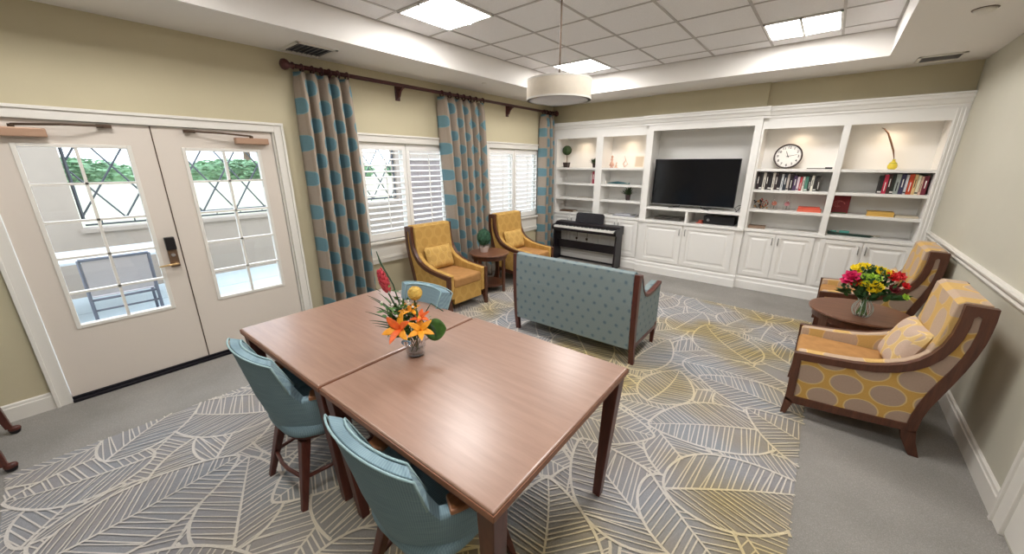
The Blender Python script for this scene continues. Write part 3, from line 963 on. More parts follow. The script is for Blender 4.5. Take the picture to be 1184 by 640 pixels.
# hedge and lawn beyond, and a grey screen wall in front of the second window
struct(MB().prism([(-8.3, -0.2), (-8.3, 0.55), (-14.6, 1.30), (-60, 1.6), (-60, -0.2)], -30, 60, 'xz'), 'floor', plain('dry_pale_lawn', rgb(168, 168, 146), 0.95, var=0.15, vscale=0.7))
def foliage(c, s, n, seed, size):
    rs = np.random.RandomState(seed); mb = MB()
    for _ in range(n):
        d = rs.normal(size=3); d /= np.linalg.norm(d)
        q = rs.uniform(0.55, 1.0) ** 0.5
        p = Vector((c[0] + d[0] * s[0] * q, c[1] + d[1] * s[1] * q, c[2] + d[2] * s[2] * q))
        M = Matrix.Translation(p) @ Matrix.Rotation(rs.uniform(0, 6.28), 4, 'Z') @ Matrix.Rotation(rs.uniform(-1.2, 1.2), 4, 'X')
        w = size * rs.uniform(0.6, 1.2)
        mb.add([(-w, 0, 0), (0, -w * 0.45, w * 0.1), (w, 0, 0), (0, w * 0.45, w * 0.1)], [(0, 1, 2, 3)], M)
    return mb
M_hedge = plain('hedge_leaves', rgb(120, 156, 118), 0.7, var=0.3, vscale=3)
M_tree = plain('tree_leaves', rgb(124, 158, 112), 0.7, var=0.3, vscale=3)
M_trunk = plain('tree_bark', rgb(110, 92, 76), 0.9, var=0.2)
for i, y in enumerate((-3.0, 0.2, 3.6, 6.8, 10.2, 13.6)):
    t = thing('garden_hedge', ['', 'clipped green hedge beyond the patio arch, seen through the left entrance door', 'clipped green hedge beyond the patio arch, seen through the right entrance door', 'clipped green hedge beyond the arch seen through the first window', 'far green hedge at the back of the garden, behind the window shutters', 'farthest green hedge at the end of the garden'][i] or 'clipped green hedge hidden left of the patio arch', 'hedge', (-15.5, y * 1.12, 1.25))
    foliage((0, 0, 0.30), (0.7, 1.62, 0.42), 2200, 20 + i, 0.10).build('foliage', M_hedge, t)
    m = MB(); m.blob((0, 0, 0.25), (0.5, 1.45, 0.36), 3, 16, 9); m.build('inner_growth', M_hedge, t)
for i, (x, y, h) in enumerate(((-24, 7.0, 4.0), (-20, 13.5, 4.5))):
    t = thing('garden_tree', ['pale green tree standing behind the hedge left of the first window view', 'pale green tree standing beyond the patio behind the shutters'][i], 'tree', (x, y, 1.3))
    m = MB(); m.tube([(0, 0, 0), (0.1, 0, h * 0.4), (0, 0.1, h * 0.75)], [0.2, 0.14, 0.06], 8); m.build('trunk', M_trunk, t)
    foliage((0, 0, h * 0.75), (2.0, 2.2, h * 0.36), 3500, 40 + i, 0.2).build('crown', M_tree, t)
t = thing('screen_wall', 'mauve-grey slatted screen wall standing on the patio behind the right shutter', 'screen', (-6.9, 5.42, -0.02))
m = MB(); m.box(-0.05, 0.05, -0.44, 0.44, 0, 1.90); m.build('panel', plain('mauve_grey_screen', rgb(140, 128, 126), 0.9), t)
m = MB(); m.box(-0.07, 0.07, -0.48, 0.48, 1.90, 1.95); m.build('cap_rail', plain('pale_screen_cap', rgb(190, 186, 182), 0.8), t)
# patio furniture
M_sling = plain('mauve_grey_sling', rgb(176, 168, 170), 0.9)
M_alu = plain('dark_grey_powder_coat', rgb(104, 106, 118), 0.45, 0.3)
def patio_chair(x, y, rz, label):
    t = thing('patio_chair', label, 'patio chair', (x, y, -0.02), rz)
    # faces -x: the back is towards the house
    for s in (-1, 1):
        m = MB()
        m.tube([(0.20, s * 0.27, 0.0), (0.20, s * 0.27, 0.42), (0.28, s * 0.27, 0.86)], 0.016, 8)
        m.build('back_leg', M_alu, t, smooth=True)
        m = MB()
        m.tube([(-0.30, s * 0.27, 0.0), (-0.28, s * 0.27, 0.62), (-0.2, s * 0.27, 0.66), (0.23, s * 0.27, 0.63)], 0.015, 8)
        m.build('arm_leg', M_alu, t, smooth=True)
    m = MB(); m.tube([(0.28, -0.27, 0.86), (0.28, 0.27, 0.86)], 0.016, 8); m.tube([(0.20, -0.27, 0.40), (0.20, 0.27, 0.40)], 0.014, 8)
    m.tube([(-0.28, -0.27, 0.42), (-0.28, 0.27, 0.42)], 0.014, 8); m.tube([(-0.28, -0.27, 0.42), (0.2, -0.27, 0.40)], 0.014, 8); m.tube([(-0.28, 0.27, 0.42), (0.2, 0.27, 0.40)], 0.014, 8)
    m.tube([(0.20, -0.27, 0.28), (0.20, 0.27, 0.28)], 0.011, 8)
    m.build('chair_frame', M_alu, t, smooth=True)
    m = MB(); m.grid(lambda u, v: (0.205 + 0.075 * v + 0.02 * math.sin(PI * v), -0.25 + 0.5 * u, 0.45 + 0.40 * v), 8, 8)
    m.build('back_sling', M_sling, t, solid=0.006)
    m = MB(); m.grid(lambda u, v: (-0.27 + 0.46 * v, -0.25 + 0.5 * u, 0.43 - 0.02 * math.sin(PI * v)), 8, 8)
    m.build('seat_sling', M_sling, t, solid=0.006)
    return t
patio_chair(-6.15, 0.28, 0.0, 'grey metal patio chair with a pale sling back, seen through the left door')
patio_chair(-6.75, -0.62, -1.3, 'second grey patio chair at the left edge of the left door glass')
t = thing('patio_table', 'pale patio table behind the sling chair, outside the left door', 'patio table', (-7.0, 0.25, -0.02))
m = MB(); m.box(-0.45, 0.45, -0.65, 0.65, 0.71, 0.745); m.build('tabletop', plain('pale_table_glass', rgb(214, 220, 226), 0.3), t, bevel=0.008)
for a in (-1, 1):
    for b in (-1, 1):
        m = MB(); m.tube([(a * 0.40, b * 0.58, 0), (a * 0.38, b * 0.56, 0.71)], 0.018, 8); m.build('leg', M_alu, t)
# ------------------------------------------------------------------ dining tables
def dining_table(x, y, w, d, rz, label):
    t = thing('dining_table', label, 'table', (x, y, 0.0), rz, 'square dining tables pushed together')
    Z = 0.80; a, b = w / 2, d / 2
    m = MB(); m.box(-a + 0.001, a - 0.001, -b + 0.001, b - 0.001, Z - 0.034, Z)
    m.build('tabletop', M_tabletop, t, bevel=0.008, bseg=3)
    m = MB(); e = 0.004
    for q in ((-a - e, a + e, -b - e, -b), (-a - e, a + e, b, b + e), (-a - e, -a, -b, b), (a, a + e, -b, b)):
        m.box(q[0], q[1], q[2], q[3], Z - 0.034, Z - 0.007)
    m.build('edge_band', M_tableedge, t, bevel=0.002)
    for q in ((-a + 0.07, a - 0.07, -b + 0.05, -b + 0.075), (-a + 0.07, a - 0.07, b - 0.075, b - 0.05), (-a + 0.05, -a + 0.075, -b + 0.07, b - 0.07), (a - 0.075, a - 0.05, -b + 0.07, b - 0.07)):
        m = MB(); m.box(q[0], q[1], q[2], q[3], Z - 0.125, Z - 0.034); m.build('apron', M_leg, t)
    for sx in (-1, 1):
        for sy in (-1, 1):
            m = MB()
            m.taper((sx * (a - 0.075), sy * (b - 0.085), 0.0), (0.022, 0.022), (sx * (a - 0.045), sy * (b - 0.045), Z - 0.034), (0.037, 0.037))
            m.build('leg', M_leg, t, bevel=0.004)
    return t
dining_table(-1.146, 1.147, 1.078, 1.066, math.radians(1.6), 'square brown dining table nearer the camera, holding the flower vase')
dining_table(-2.222, 1.108, 1.040, 1.046, math.radians(1.4), 'square brown dining table nearer the entrance doors, reflecting the daylight')

# ------------------------------------------------------------------ dining chairs (barrel back, teal)
def shell_mesh(side_h=0.655, back_h=0.925):
    A, B, FW = 0.290, 0.285, 0.20
    cols = []
    N1 = 26
    for k in range(N1 + 1):
        ph = math.radians(-90 + 180 * k / N1)
        cols.append(('arc', ph))
    F = [('fwd', -1, q) for q in (1.0, 0.66, 0.33)] ; Fr = [('fwd', 1, q) for q in (0.33, 0.66, 1.0)]
    allc = F + cols + Fr
    # insert the steep edges of the tall back
    LIM = math.radians(47)
    seq = []
    for c in allc:
        seq.append(c)
    extra = [('arc', -LIM - 0.10), ('arc', -LIM), ('arc', LIM), ('arc', LIM + 0.10)]
    arcs = sorted([c for c in seq if c[0] == 'arc'] + extra, key=lambda c: c[1])
    seq = F + arcs + Fr
    def hgt(c):
        if c[0] == 'fwd': return side_h - 0.02 * c[2]
        p = abs(c[1])
        if p <= LIM + 1e-6: return back_h - 0.012 * (p / LIM) ** 2
        q = (p - LIM) / 0.10
        return side_h + (0.10 if q < 1.0 else 0.0) * (1 - min(1, q)) + (0.0)
    def pt(c, z, off):
        s = 0.74 + 0.26 * min(1.0, max(0.0, (z - 0.38) / 0.24)) ** 0.8
        lean = -0.19 * max(0.0, z - 0.60)
        if c[0] == 'fwd':
            return (c[1] * (A * s - off), FW * c[2] * s, z)
        x = (A * s - off) * math.sin(c[1]); y = -(B * s - off) * math.cos(c[1])
        if z > 0.66:   # the tall back runs flatter and wider than the tub below
            k = min(1, (z - 0.66) / 0.26)
            x *= 1 + 0.22 * k
            y = y * (1 - 0.45 * k) - 0.125 * k
        return (x, y + lean, z)
    return seq, hgt, pt
def dining_chair(x, y, rz, label):
    t = thing('dining_chair', label, 'chair', (x, y, 0.0), rz, 'teal dining chairs at the tables')
    seq, hgt, pt = shell_mesh()
    T = 0.062
    prof = [(0.0, 0.0), (0.25, 0.0), (0.5, 0.0), (0.75, 0.0), (0.95, 0.0), (1.0, 0.18), (1.0, 0.82), (0.95, 1.0), (0.7, 1.0), (0.45, 1.0), (0.2, 1.0), (0.0, 1.0)]
    V = []; Fc = []; np_ = len(prof)
    for c in seq:
        h = hgt(c)
        for q, o in prof:
            z = 0.385 + (h - 0.385) * q
            V.append(pt(c, z, (T + 0.026 * min(1, max(0, (z - 0.66) / 0.15))) * o))
    for i in range(len(seq) - 1):
        for j in range(np_):
            k = (j + 1) % np_
            Fc.append((i * np_ + j, i * np_ + k, (i + 1) * np_ + k, (i + 1) * np_ + j))
    Fc.append(tuple(range(np_))); Fc.append(tuple(reversed([(len(seq) - 1) * np_ + j for j in range(np_)])))
    m = MB(); m.add(V, Fc)
    def uv(i, co): return (math.atan2(co.x, -co.y - 0.02) * 0.3, co.z)
    o = m.build('backrest', M_teal, t, bevel=0.006, uvmode=uv, angle=50, smooth=True)
    sm = o.modifiers.new('wn', 'WEIGHTED_NORMAL')
    # piping round the rim of the tall back
    for off in (0.0, T + 0.026):
        m = MB(); pts = []
        lim = math.radians(47)
        for k in range(25):
            c = ('arc', -lim + 2 * lim * k / 24)
            p = pt(c, hgt(c), off); pts.append((p[0], p[1], p[2] - 0.001))
        p0 = pt(('arc', -lim), 0.72, off); p1 = pt(('arc', lim), 0.72, off)
        pts = [p0] + pts + [p1]
        m.tube(pts, 0.0045, 6); m.build('piping', M_pip, t, smooth=True)
    # wooden arm caps
    for s in (-1, 1):
        m = MB(); path = []
        arc = [('arc', s * math.radians(a)) for a in (60, 66, 74, 82, 90)] + [('fwd', s, q) for q in (0.2, 0.5, 0.8, 1.0)]
        n = len(arc)
        vs = []; fs = []
        for i, c in enumerate(arc):
            h = 0.655 - (0.02 * c[2] if c[0] == 'fwd' else 0)
            w = 0.004 + 0.012 * math.sin(PI * min(1, (i + 0.6) / (n - 0.4)))
            o_ = pt(c, h, -w * 0.4); q_ = pt(c, h, T + w * 1.6)
            for p, zz in ((o_, h - 0.002), (o_, h + 0.020), (q_, h + 0.020), (q_, h - 0.002)):
                vs.append((p[0], p[1], zz))
        for i in range(n - 1):
            for j in range(4):
                k = (j + 1) % 4
                fs.append((i * 4 + j, i * 4 + k, (i + 1) * 4 + k, (i + 1) * 4 + j))
        fs += [(0, 1, 2, 3), tuple((n - 1) * 4 + j for j in (3, 2, 1, 0))]
        m.add(vs, fs); m.build('armrest', M_armwood, t, bevel=0.006)
    # seat
    m = MB(); m.blob((0, 0.035, 0.445), (0.245, 0.275, 0.055), 3.2, 40, 13)
    m.build('seat', M_teal, t, smooth=True)
    m = MB(); m.blob((0, 0.02, 0.385), (0.21, 0.235, 0.022), 3.0, 36, 7); m.build('seat_base', M_leg, t, smooth=True)
    # splayed legs with curved stretchers
    ft = [(-0.205, -0.255), (0.205, -0.255), (0.225, 0.245), (-0.225, 0.245)]
    tp = [(-0.135, -0.165), (0.135, -0.165), (0.15, 0.165), (-0.15, 0.165)]
    for (fx, fy), (tx, ty) in zip(ft, tp):
        m = MB(); m.taper((fx, fy, 0), (0.015, 0.015), (tx, ty, 0.375), (0.026, 0.026)); m.build('leg', M_leg, t, bevel=0.005)
    for i in range(4):
        a, b = i, (i + 1) % 4
        q = 0.44
        pa = Vector((ft[a][0] * (1 - q) + tp[a][0] * q, ft[a][1] * (1 - q) + tp[a][1] * q, 0.17))
        pb = Vector((ft[b][0] * (1 - q) + tp[b][0] * q, ft[b][1] * (1 - q) + tp[b][1] * q, 0.17))
        mid = (pa + pb) / 2; mid2 = mid * 1.0; mid2.z = 0.17; out = Vector((mid.x, mid.y, 0)).normalized() * 0.025
        m = MB(); m.tube([pa, pa * 0.6 + pb * 0.4 + out * 0.9, pa * 0.4 + pb * 0.6 + out * 0.9, pb], 0.011, 8)
        m.build('stretcher', M_leg, t, smooth=True)
    return t
ch = dining_chair(-2.09, 0.735, math.radians(3), 'teal barrel-back dining chair on the near side of the table by the doors')
dup(ch, (-1.045, 0.765, 0), math.radians(2.5), 'teal barrel-back dining chair nearest the camera, its back fully in view')
dup(ch, (-2.17, 1.365, 0), math.radians(180 + 8), 'teal dining chair across the tables, only its top showing behind the flowers')
# teal chair on casters cut off by the left edge
t = thing('castor_chair', 'dark-legged teal chair on castors cut off by the left edge, beside the doors', 'chair', (-3.81, -0.82, 0.0), 0)
for sx in (-1, 1):
    for sy in (-1, 1):
        m = MB(); m.taper((sx * 0.265, sy * 0.265, 0.05), (0.016, 0.016), (sx * 0.235, sy * 0.23, 0.40), (0.026, 0.026))
        lg = m.build('leg', M_leg, t, bevel=0.004)
        m = MB(); cx, cy = sx * 0.265, sy * 0.265 + 0.02
        m.lathe([(0.0, -0.016), (0.02, -0.016), (0.026, -0.010), (0.026, 0.010), (0.02, 0.016), (0.0, 0.016)], 18, M=Matrix.Translation((cx, cy, 0.026)) @ Matrix.Rotation(PI / 2, 4, 'Y'))
        cs = m.build('castor', M_black, lg, smooth=True)
        m = MB(); m.blob((cx, cy, 0.038), (0.021, 0.03, 0.02), 2.4, 16, 9); m.build('castor_hood', M_leg, lg, smooth=True)
m = MB(); m.box(-0.25, 0.25, -0.24, 0.24, 0.385, 0.42); m.build('seat_frame', M_leg, t, bevel=0.006)
m = MB(); m.blob((0, 0, 0.46), (0.27, 0.27, 0.05), 4, 36, 11); m.build('seat', M_teal, t, smooth=True)
m = MB(); m.grid(lambda u, v: ((-0.27 + 0.54 * u), -0.24 - 0.08 * v - 0.05 * math.sin(PI * u), 0.50 + 0.44 * v), 16, 10); m.build('backrest', M_teal, t, solid=0.06, smooth=True)

# ------------------------------------------------------------------ scooped-arm armchairs; the maker faces -x, width along y
OUT = [(0.045, 0.125), (0.040, 0.40), (0.036, 0.506), (0.14, 0.514), (0.247, 0.523), (0.35, 0.534), (0.437, 0.551), (0.515, 0.577), (0.584, 0.612), (0.632, 0.652), (0.672, 0.705), (0.703, 0.772), (0.722, 0.85), (0.731, 0.94), (0.732, 1.040),
       (0.858, 1.040), (0.861, 0.97), (0.860, 0.905), (0.855, 0.83), (0.842, 0.745), (0.822, 0.65), (0.796, 0.55), (0.768, 0.45), (0.742, 0.36), (0.728, 0.28), (0.724, 0.20), (0.722, 0.165), (0.640, 0.160), (0.35, 0.128), (0.098, 0.105)]
PAN = [(0.092, 0.165), (0.085, 0.458), (0.20, 0.470), (0.365, 0.489), (0.47, 0.508), (0.561, 0.540), (0.625, 0.578), (0.680, 0.630), (0.722, 0.692), (0.752, 0.765), (0.770, 0.84), (0.777, 0.91), (0.778, 0.972), (0.790, 0.988), (0.806, 0.978),
       (0.810, 0.90), (0.803, 0.80), (0.788, 0.715), (0.765, 0.63), (0.735, 0.54), (0.708, 0.45), (0.688, 0.36), (0.676, 0.28), (0.672, 0.215), (0.62, 0.208), (0.35, 0.182)]
def armchair(x, y, rz, label, cloth_side, cloth_back, cloth_seat, group):
    W = 0.68; cx = 0.45
    t = thing('armchair', label, 'armchair', (x, y, 0), rz, group)
    o_ = [(a - cx, b) for a, b in OUT]; p_ = [(a - cx, b) for a, b in PAN]
    for s in (-1, 1):
        ya, yb = s * W / 2, s * (W / 2 - 0.042)
        m = MB(); m.prism(o_, min(ya, yb), max(ya, yb), 'xz', [p_]); m.build('side_frame', M_frame, t, bevel=0.004)
        ya, yb = s * (W / 2 - 0.010), s * (W / 2 - 0.036)
        big = [(a + (0.002 if a < 0.1 else 0), b) for a, b in p_]
        m = MB(); m.prism(big, min(ya, yb), max(ya, yb), 'xz'); m.build('side_panel', cloth_side, t)
        # padded inner arm following the scoop
        inn = [(0.055, 0.20), (0.052, 0.508), (0.14, 0.517), (0.247, 0.526), (0.35, 0.538), (0.437, 0.556), (0.515, 0.582), (0.584, 0.617), (0.632, 0.658), (0.672, 0.71), (0.70, 0.775), (0.718, 0.85), (0.727, 0.94), (0.728, 1.034), (0.80, 1.03), (0.80, 0.80), (0.74, 0.5), (0.70, 0.20)]
        ya, yb = s * (W / 2 - 0.042), s * (W / 2 - 0.105)
        m = MB(); m.prism([(a - cx, b) for a, b in inn], min(ya, yb), max(ya, yb), 'xz'); m.build('inner_arm', cloth_back, t, bevel=0.014, bseg=3, angle=60)
        # legs
        ya, yb = s * W / 2, s * (W / 2 - 0.05)
        m = MB(); m.prism([(-0.010 - cx + 0.045, 0.0), (0.066 - cx, 0.0), (0.100 - cx, 0.118), (0.044 - cx, 0.15)], min(ya, yb), max(ya, yb), 'xz'); m.build('leg', M_frame, t, bevel=0.004)
        m = MB(); m.prism([(0.652 - cx, 0.165), (0.668 - cx, 0.10), (0.722 - cx, 0.0), (0.772 - cx, 0.0), (0.738 - cx, 0.10), (0.724 - cx, 0.18)], min(ya, yb), max(ya, yb), 'xz'); m.build('leg', M_frame, t, bevel=0.004)
    w = W / 2 - 0.105
    m = MB(); m.box(0.062 - cx, 0.10 - cx, -w, w, 0.13, 0.36); m.build('front_rail', cloth_side, t, bevel=0.006)
    m = MB(); m.box(0.10 - cx, 0.74 - cx, -w, w, 0.15, 0.34); m.build('seat_deck', cloth_seat, t)
    m = MB(); m.box(0.048 - cx, 0.66 - cx, -w + 0.002, w - 0.002, 0.335, 0.462)
    m.build('seat_cushion', cloth_seat, t, bevel=0.03, bseg=4)
    # upholstered back between the frames
    bk = [(0.60, 0.40), (0.655, 0.62), (0.685, 0.80), (0.700, 0.95), (0.708, 1.03), (0.735, 1.052), (0.845, 1.050), (0.852, 0.92), (0.848, 0.83), (0.835, 0.745), (0.815, 0.65), (0.788, 0.55), (0.760, 0.45), (0.735, 0.36), (0.72, 0.25), (0.70, 0.20), (0.60, 0.20)]
    m = MB(); m.prism([(a - cx, b) for a, b in bk], -W / 2 + 0.043, W / 2 - 0.043, 'xz'); m.build('backrest', cloth_back, t, bevel=0.010, bseg=3, angle=50)
    return t
aA = armchair(0.45, 3.50, 0, 'gold medallion armchair with dark wood frame nearest the camera, at the right wall', M_gold_med, M_gold_pale, M_tan, 'medallion armchairs at the right wall')
dup(aA, (0.555, 5.33, 0), 0, 'gold medallion armchair farther back at the right wall, behind the round table with flowers')
aC = armchair(-3.70, 3.13, PI, 'gold armchair under the first window, nearer the dining tables', M_gold, M_gold, M_tan, 'gold armchairs under the windows')
dup(aC, (-3.70, 4.72, 0), PI, 'gold armchair under the second window, beside the curtain and topiary table')
def pillow(loc, tilt, rz, w, h, d, mat, label):
    """tilt leans it back; a pinched-corner cushion standing on its long edge"""
    m = MB()
    def face(sg):
        def fn(u, v):
            a, b = 2 * u - 1, 2 * v - 1
            th = d / 2 * max(0.0, (1 - a ** 4)) ** 0.5 * max(0.0, (1 - b ** 4)) ** 0.5
            pin = 1 - 0.05 * (1 - a * a) * abs(b) ** 3
            pin2 = 1 - 0.05 * (1 - b * b) * abs(a) ** 3
            return (sg * th, a * w / 2 * pin2, h / 2 + b * h / 2 * pin)
        return fn
    m.grid(face(1), 17, 13); m.grid(face(-1), 17, 13)
    o = m.build('throw_pillow', mat, None, smooth=True)
    o.matrix_world = Matrix.Translation(loc) @ Matrix.Rotation(rz, 4, 'Z') @ Matrix.Rotation(tilt, 4, 'Y')
    tag(o, label, 'pillow')
    return o
pillow((0.545, 3.47, 0.470), 0.36, 0.10, 0.40, 0.34, 0.14, M_pillow, 'cream and gold cushion leaning in the armchair nearest the camera')
pillow((0.615, 5.34, 0.475), 0.36, 0.0, 0.40, 0.30, 0.12, M_pillow, 'cream and gold cushion in the farther armchair, behind the flowers')
pillow((-3.80, 3.13, 0.470), -0.33, 0.0, 0.44, 0.31, 0.12, M_pillow2, 'gold cushion in the armchair under the first window')
pillow((-3.80, 4.72, 0.470), -0.33, 0.0, 0.44, 0.31, 0.12, M_pillow2, 'gold cushion in the armchair under the second window')

# ------------------------------------------------------------------ loveseat seen from behind; local: back at y=0, faces +y
t = thing('loveseat', 'teal dotted loveseat with brown legs, its back towards the dining tables', 'sofa', (-1.785, 3.03, 0.0), math.radians(1.5))
HW = 0.665
SC_ = [(0.03, 0.872), (0.10, 0.868), (0.135, 0.80), (0.175, 0.72), (0.225, 0.668), (0.29, 0.640), (0.37, 0.632), (0.46, 0.636), (0.56, 0.650), (0.685, 0.672)]
for s in (-1, 1):
    m = MB()
    m.prism([(0.055, 0.0), (0.095, 0.0), (0.075, 0.20), (0.058, 0.42), (0.062, 0.62), (0.058, 0.88), (0.0, 0.893), (0.0, 0.60), (0.008, 0.40), (0.025, 0.20)], s * HW - 0.024, s * HW + 0.024, 'yz')
    m.build('leg', M_leg, t, bevel=0.004)
    m = MB(); m.taper((s * (HW - 0.005), 0.655, 0.0), (0.016, 0.016), (s * (HW - 0.002), 0.66, 0.24), (0.024, 0.026)); m.build('leg', M_leg, t, bevel=0.003)
    side = [(0.05, 0.20)] + [(a, b - 0.02) for a, b in SC_] + [(0.69, 0.20)]
    m = MB(); m.prism(side, min(s * (HW + 0.016), s * (HW - 0.09)), max(s * (HW + 0.016), s * (HW - 0.09)), 'yz'); m.build('side_panel', M_love, t, bevel=0.004, angle=60)
    cap = [(a, b + 0.006) for a, b in SC_] + [(a, b - 0.024) for a, b in reversed(SC_)]
    m = MB(); m.prism(cap, s * HW - 0.022, s * HW + 0.022, 'yz'); m.build('arm_rail', M_leg, t, bevel=0.004, angle=60)
    pad = [(a + 0.01, b + 0.010) for a, b in SC_[:-1]] + [(0.675, 0.676), (0.675, 0.60), (0.05, 0.60)]
    x0, x1 = s * (HW - 0.022), s * (HW - 0.085)
    m = MB(); m.prism(pad, min(x0, x1), max(x0, x1), 'yz'); m.build('arm_pad', M_love, t, bevel=0.008, angle=60)
    m = MB(); m.box(s * HW - 0.02, s * HW + 0.02, 0.06, 0.67, 0.175, 0.215); m.build('side_rail', M_leg, t, bevel=0.003)
bp = [(0.012, 0.165), (0.0, 0.40), (-0.008, 0.60), (-0.006, 0.80), (0.0, 0.895), (0.03, 0.905), (0.075, 0.900), (0.13, 0.80), (0.15, 0.60), (0.15, 0.165)]
m = MB(); m.prism(bp, -HW + 0.024, HW - 0.024, 'yz'); m.build('backrest', M_love, t, bevel=0.008, bseg=3, angle=40)
m = MB(); m.box(-HW + 0.09, HW - 0.09, 0.15, 0.66, 0.19, 0.33); m.build('seat_deck', M_love, t, bevel=0.005)
for s in (-1, 1):
    m = MB(); x0, x1 = (s * 0.003, s * (HW - 0.094)); m.box(min(x0, x1), max(x0, x1), 0.14, 0.685, 0.33, 0.47); m.build('seat_cushion', M_love, t, bevel=0.025, bseg=4)

# ------------------------------------------------------------------ side tables
def side_table(x, y, r, h, label, nl, a0=0.5):
    t = thing('side_table', label, 'side table', (x, y, 0))
    m = MB(); m.lathe([(0.0, h - 0.03), (r - 0.02, h - 0.03), (r - 0.004, h - 0.022), (r, h - 0.012), (r - 0.003, h - 0.003), (r - 0.012, h), (0.0, h)], 56); m.build('tabletop', M_side, t, smooth=False)
    m = MB(); ra = r - 0.035
    m.lathe([(ra - 0.018, h - 0.085), (ra, h - 0.085), (ra, h - 0.03), (ra - 0.018, h - 0.03), (ra - 0.018, h - 0.085)], 48); m.build('apron', M_frame, t)
    for k in range(nl):
        a = a0 + 2 * PI * k / nl
        m = MB(); M = Matrix.Rotation(a, 4, 'Z')
        m.taper((r - 0.055, 0, 0.0), (0.016, 0.022), (r - 0.05, 0, h - 0.03), (0.018, 0.026), M); m.build('leg', M_frame, t, bevel=0.003)
    m = MB(); rs_ = r - 0.07
    m.lathe([(0.0, 0.10), (rs_, 0.10), (rs_, 0.125), (0.0, 0.125)], 40); m.build('lower_shelf', M_frame, t)
    return t
side_table(0.425, 4.36, 0.36, 0.555, 'round brown side table between the two flowered armchairs, holding the bright bouquet', 4, 0.8)
side_table(-3.66, 3.90, 0.295, 0.575, 'round dark brown side table between the gold armchairs, holding the topiary', 4, 0.2)
# ------------------------------------------------------------------ digital piano
PNX0, PNX1, PNY = -3.975, -2.665, 6.03
t = thing('digital_piano', 'black digital piano on a slab stand in front of the left bookcase', 'piano', (PNX0, PNY, 0.0))
W = PNX1 - PNX0
m = MB(); m.prism([(0.0, 0.605), (0.0, 0.66), (0.035, 0.672), (0.145, 0.672), (0.145, 0.735), (0.16, 0.75), (0.315, 0.755), (0.32, 0.605)], 0.0, W, 'yz'); m.build('piano_case', M_piano, t, bevel=0.004)
m = MB(); m.prism([(0.0, 0.605), (0.0, 0.672), (0.03, 0.70), (0.12, 0.712), (0.145, 0.735), (0.32, 0.755), (0.32, 0.605)], -0.008, 0.032, 'yz'); m.build('end_cheek', M_piano, t, bevel=0.004); m = MB(); m.prism([(0.0, 0.605), (0.0, 0.672), (0.03, 0.70), (0.12, 0.712), (0.145, 0.735), (0.32, 0.755), (0.32, 0.605)], W - 0.032, W + 0.008, 'yz'); m.build('end_cheek', M_piano, t, bevel=0.004)
kw = (W - 0.09) / 52
m = MB()
for k in range(52): m.box(0.045 + k * kw + 0.0006, 0.045 + (k + 1) * kw - 0.0006, -0.006, 0.138, 0.655, 0.690)
m.build('white_keys', plain('ivory_keys', rgb(240, 238, 232), 0.3), t)
m = MB()
for k in range(51):
    if (k + 5) % 7 in (0, 1, 3, 4, 5): m.box(0.045 + (k + 1) * kw - 0.006, 0.045 + (k + 1) * kw + 0.006, 0.05, 0.14, 0.69, 0.700)
m.build('black_keys', M_black, t)
for s in (0, 1):
    x = 0.0 if s == 0 else W - 0.03
    m = MB(); m.prism([(0.02, 0.0), (0.30, 0.0), (0.30, 0.605), (0.06, 0.605), (0.045, 0.45), (0.02, 0.03)], x, x + 0.03, 'yz'); m.build('stand_panel', M_piano, t, bevel=0.003)
m = MB(); m.box(0.03, W - 0.03, 0.16, 0.18, 0.25, 0.40); m.build('stand_crossboard', M_piano, t, bevel=0.003)
m = MB(); m.box(0.03, W - 0.03, 0.25, 0.265, 0.02, 0.05); m.build('stand_foot_rail', M_piano, t)
# music rest with cut corners
m = MB(); m.prism([(-0.30, 0.0), (0.28, 0.0), (0.28, 0.15), (0.25, 0.185), (-0.27, 0.185), (-0.30, 0.15)], 0, 0.012, 'xz', M=Matrix.Translation((0.66, 0.255, 0.752)) @ Matrix.Rotation(-0.22, 4, 'X')); m.build('music_rest', M_piano, t, bevel=0.003)
t = thing('power_cord', 'thin dark cords hanging behind the digital piano', 'cord', (-3.62, 6.385, 0.0))
for dx in (0.0, 0.22):
    m = MB(); m.tube([(dx, 0, 0.62), (dx + 0.01, -0.004, 0.48), (dx - 0.01, -0.002, 0.40), (dx + 0.005, -0.002, 0.36)], 0.004, 6); m.box(dx - 0.02, dx + 0.02, -0.012, 0.0, 0.40, 0.44); m.build('cord', M_bronzed, t)

# ------------------------------------------------------------------ television and boxes
t = thing('television', 'large black flat television standing in the white niche', 'television', (-1.655, 6.50, 1.12))
m = MB(); m.box(-0.622, 0.622, 0.0, 0.03, 0.045, 0.765); m.build('bezel', M_black, t, bevel=0.004)
m = MB(); m.box(-0.612, 0.612, -0.002, 0.0, 0.062, 0.757); m.build('screen', M_screen, t)
m = MB(); m.box(-0.35, 0.35, 0.03, 0.07, 0.1, 0.5); m.build('rear_housing', M_black, t, bevel=0.01)
m = MB(); m.box(-0.61, 0.61, -0.003, 0.028, 0.043, 0.052); m.build('lower_trim', M_steel, t)
for s in (-1, 1):
    m = MB(); m.tube([(s * 0.16, 0.02, 0.05), (s * 0.17, 0.0, 0.02), (s * 0.30, -0.09, 0.006)], [0.008, 0.008, 0.006], 8); m.tube([(s * 0.17, 0.01, 0.02), (s * 0.29, 0.12, 0.006)], 0.006, 8); m.build('stand_foot', M_black, t)
t = thing('disc_player', 'flat dark disc player lying in the left cubby below the television', 'disc player', (-1.98, 6.60, 0.905))
m = MB(); m.box(-0.21, 0.21, -0.12, 0.12, 0.006, 0.05); m.build('player_case', plain('grey_player', rgb(92, 88, 84), 0.4, 0.4), t, bevel=0.003)
m = MB(); m.box(-0.10, 0.06, -0.1215, -0.12, 0.026, 0.04); m.build('disc_tray', M_black, t)
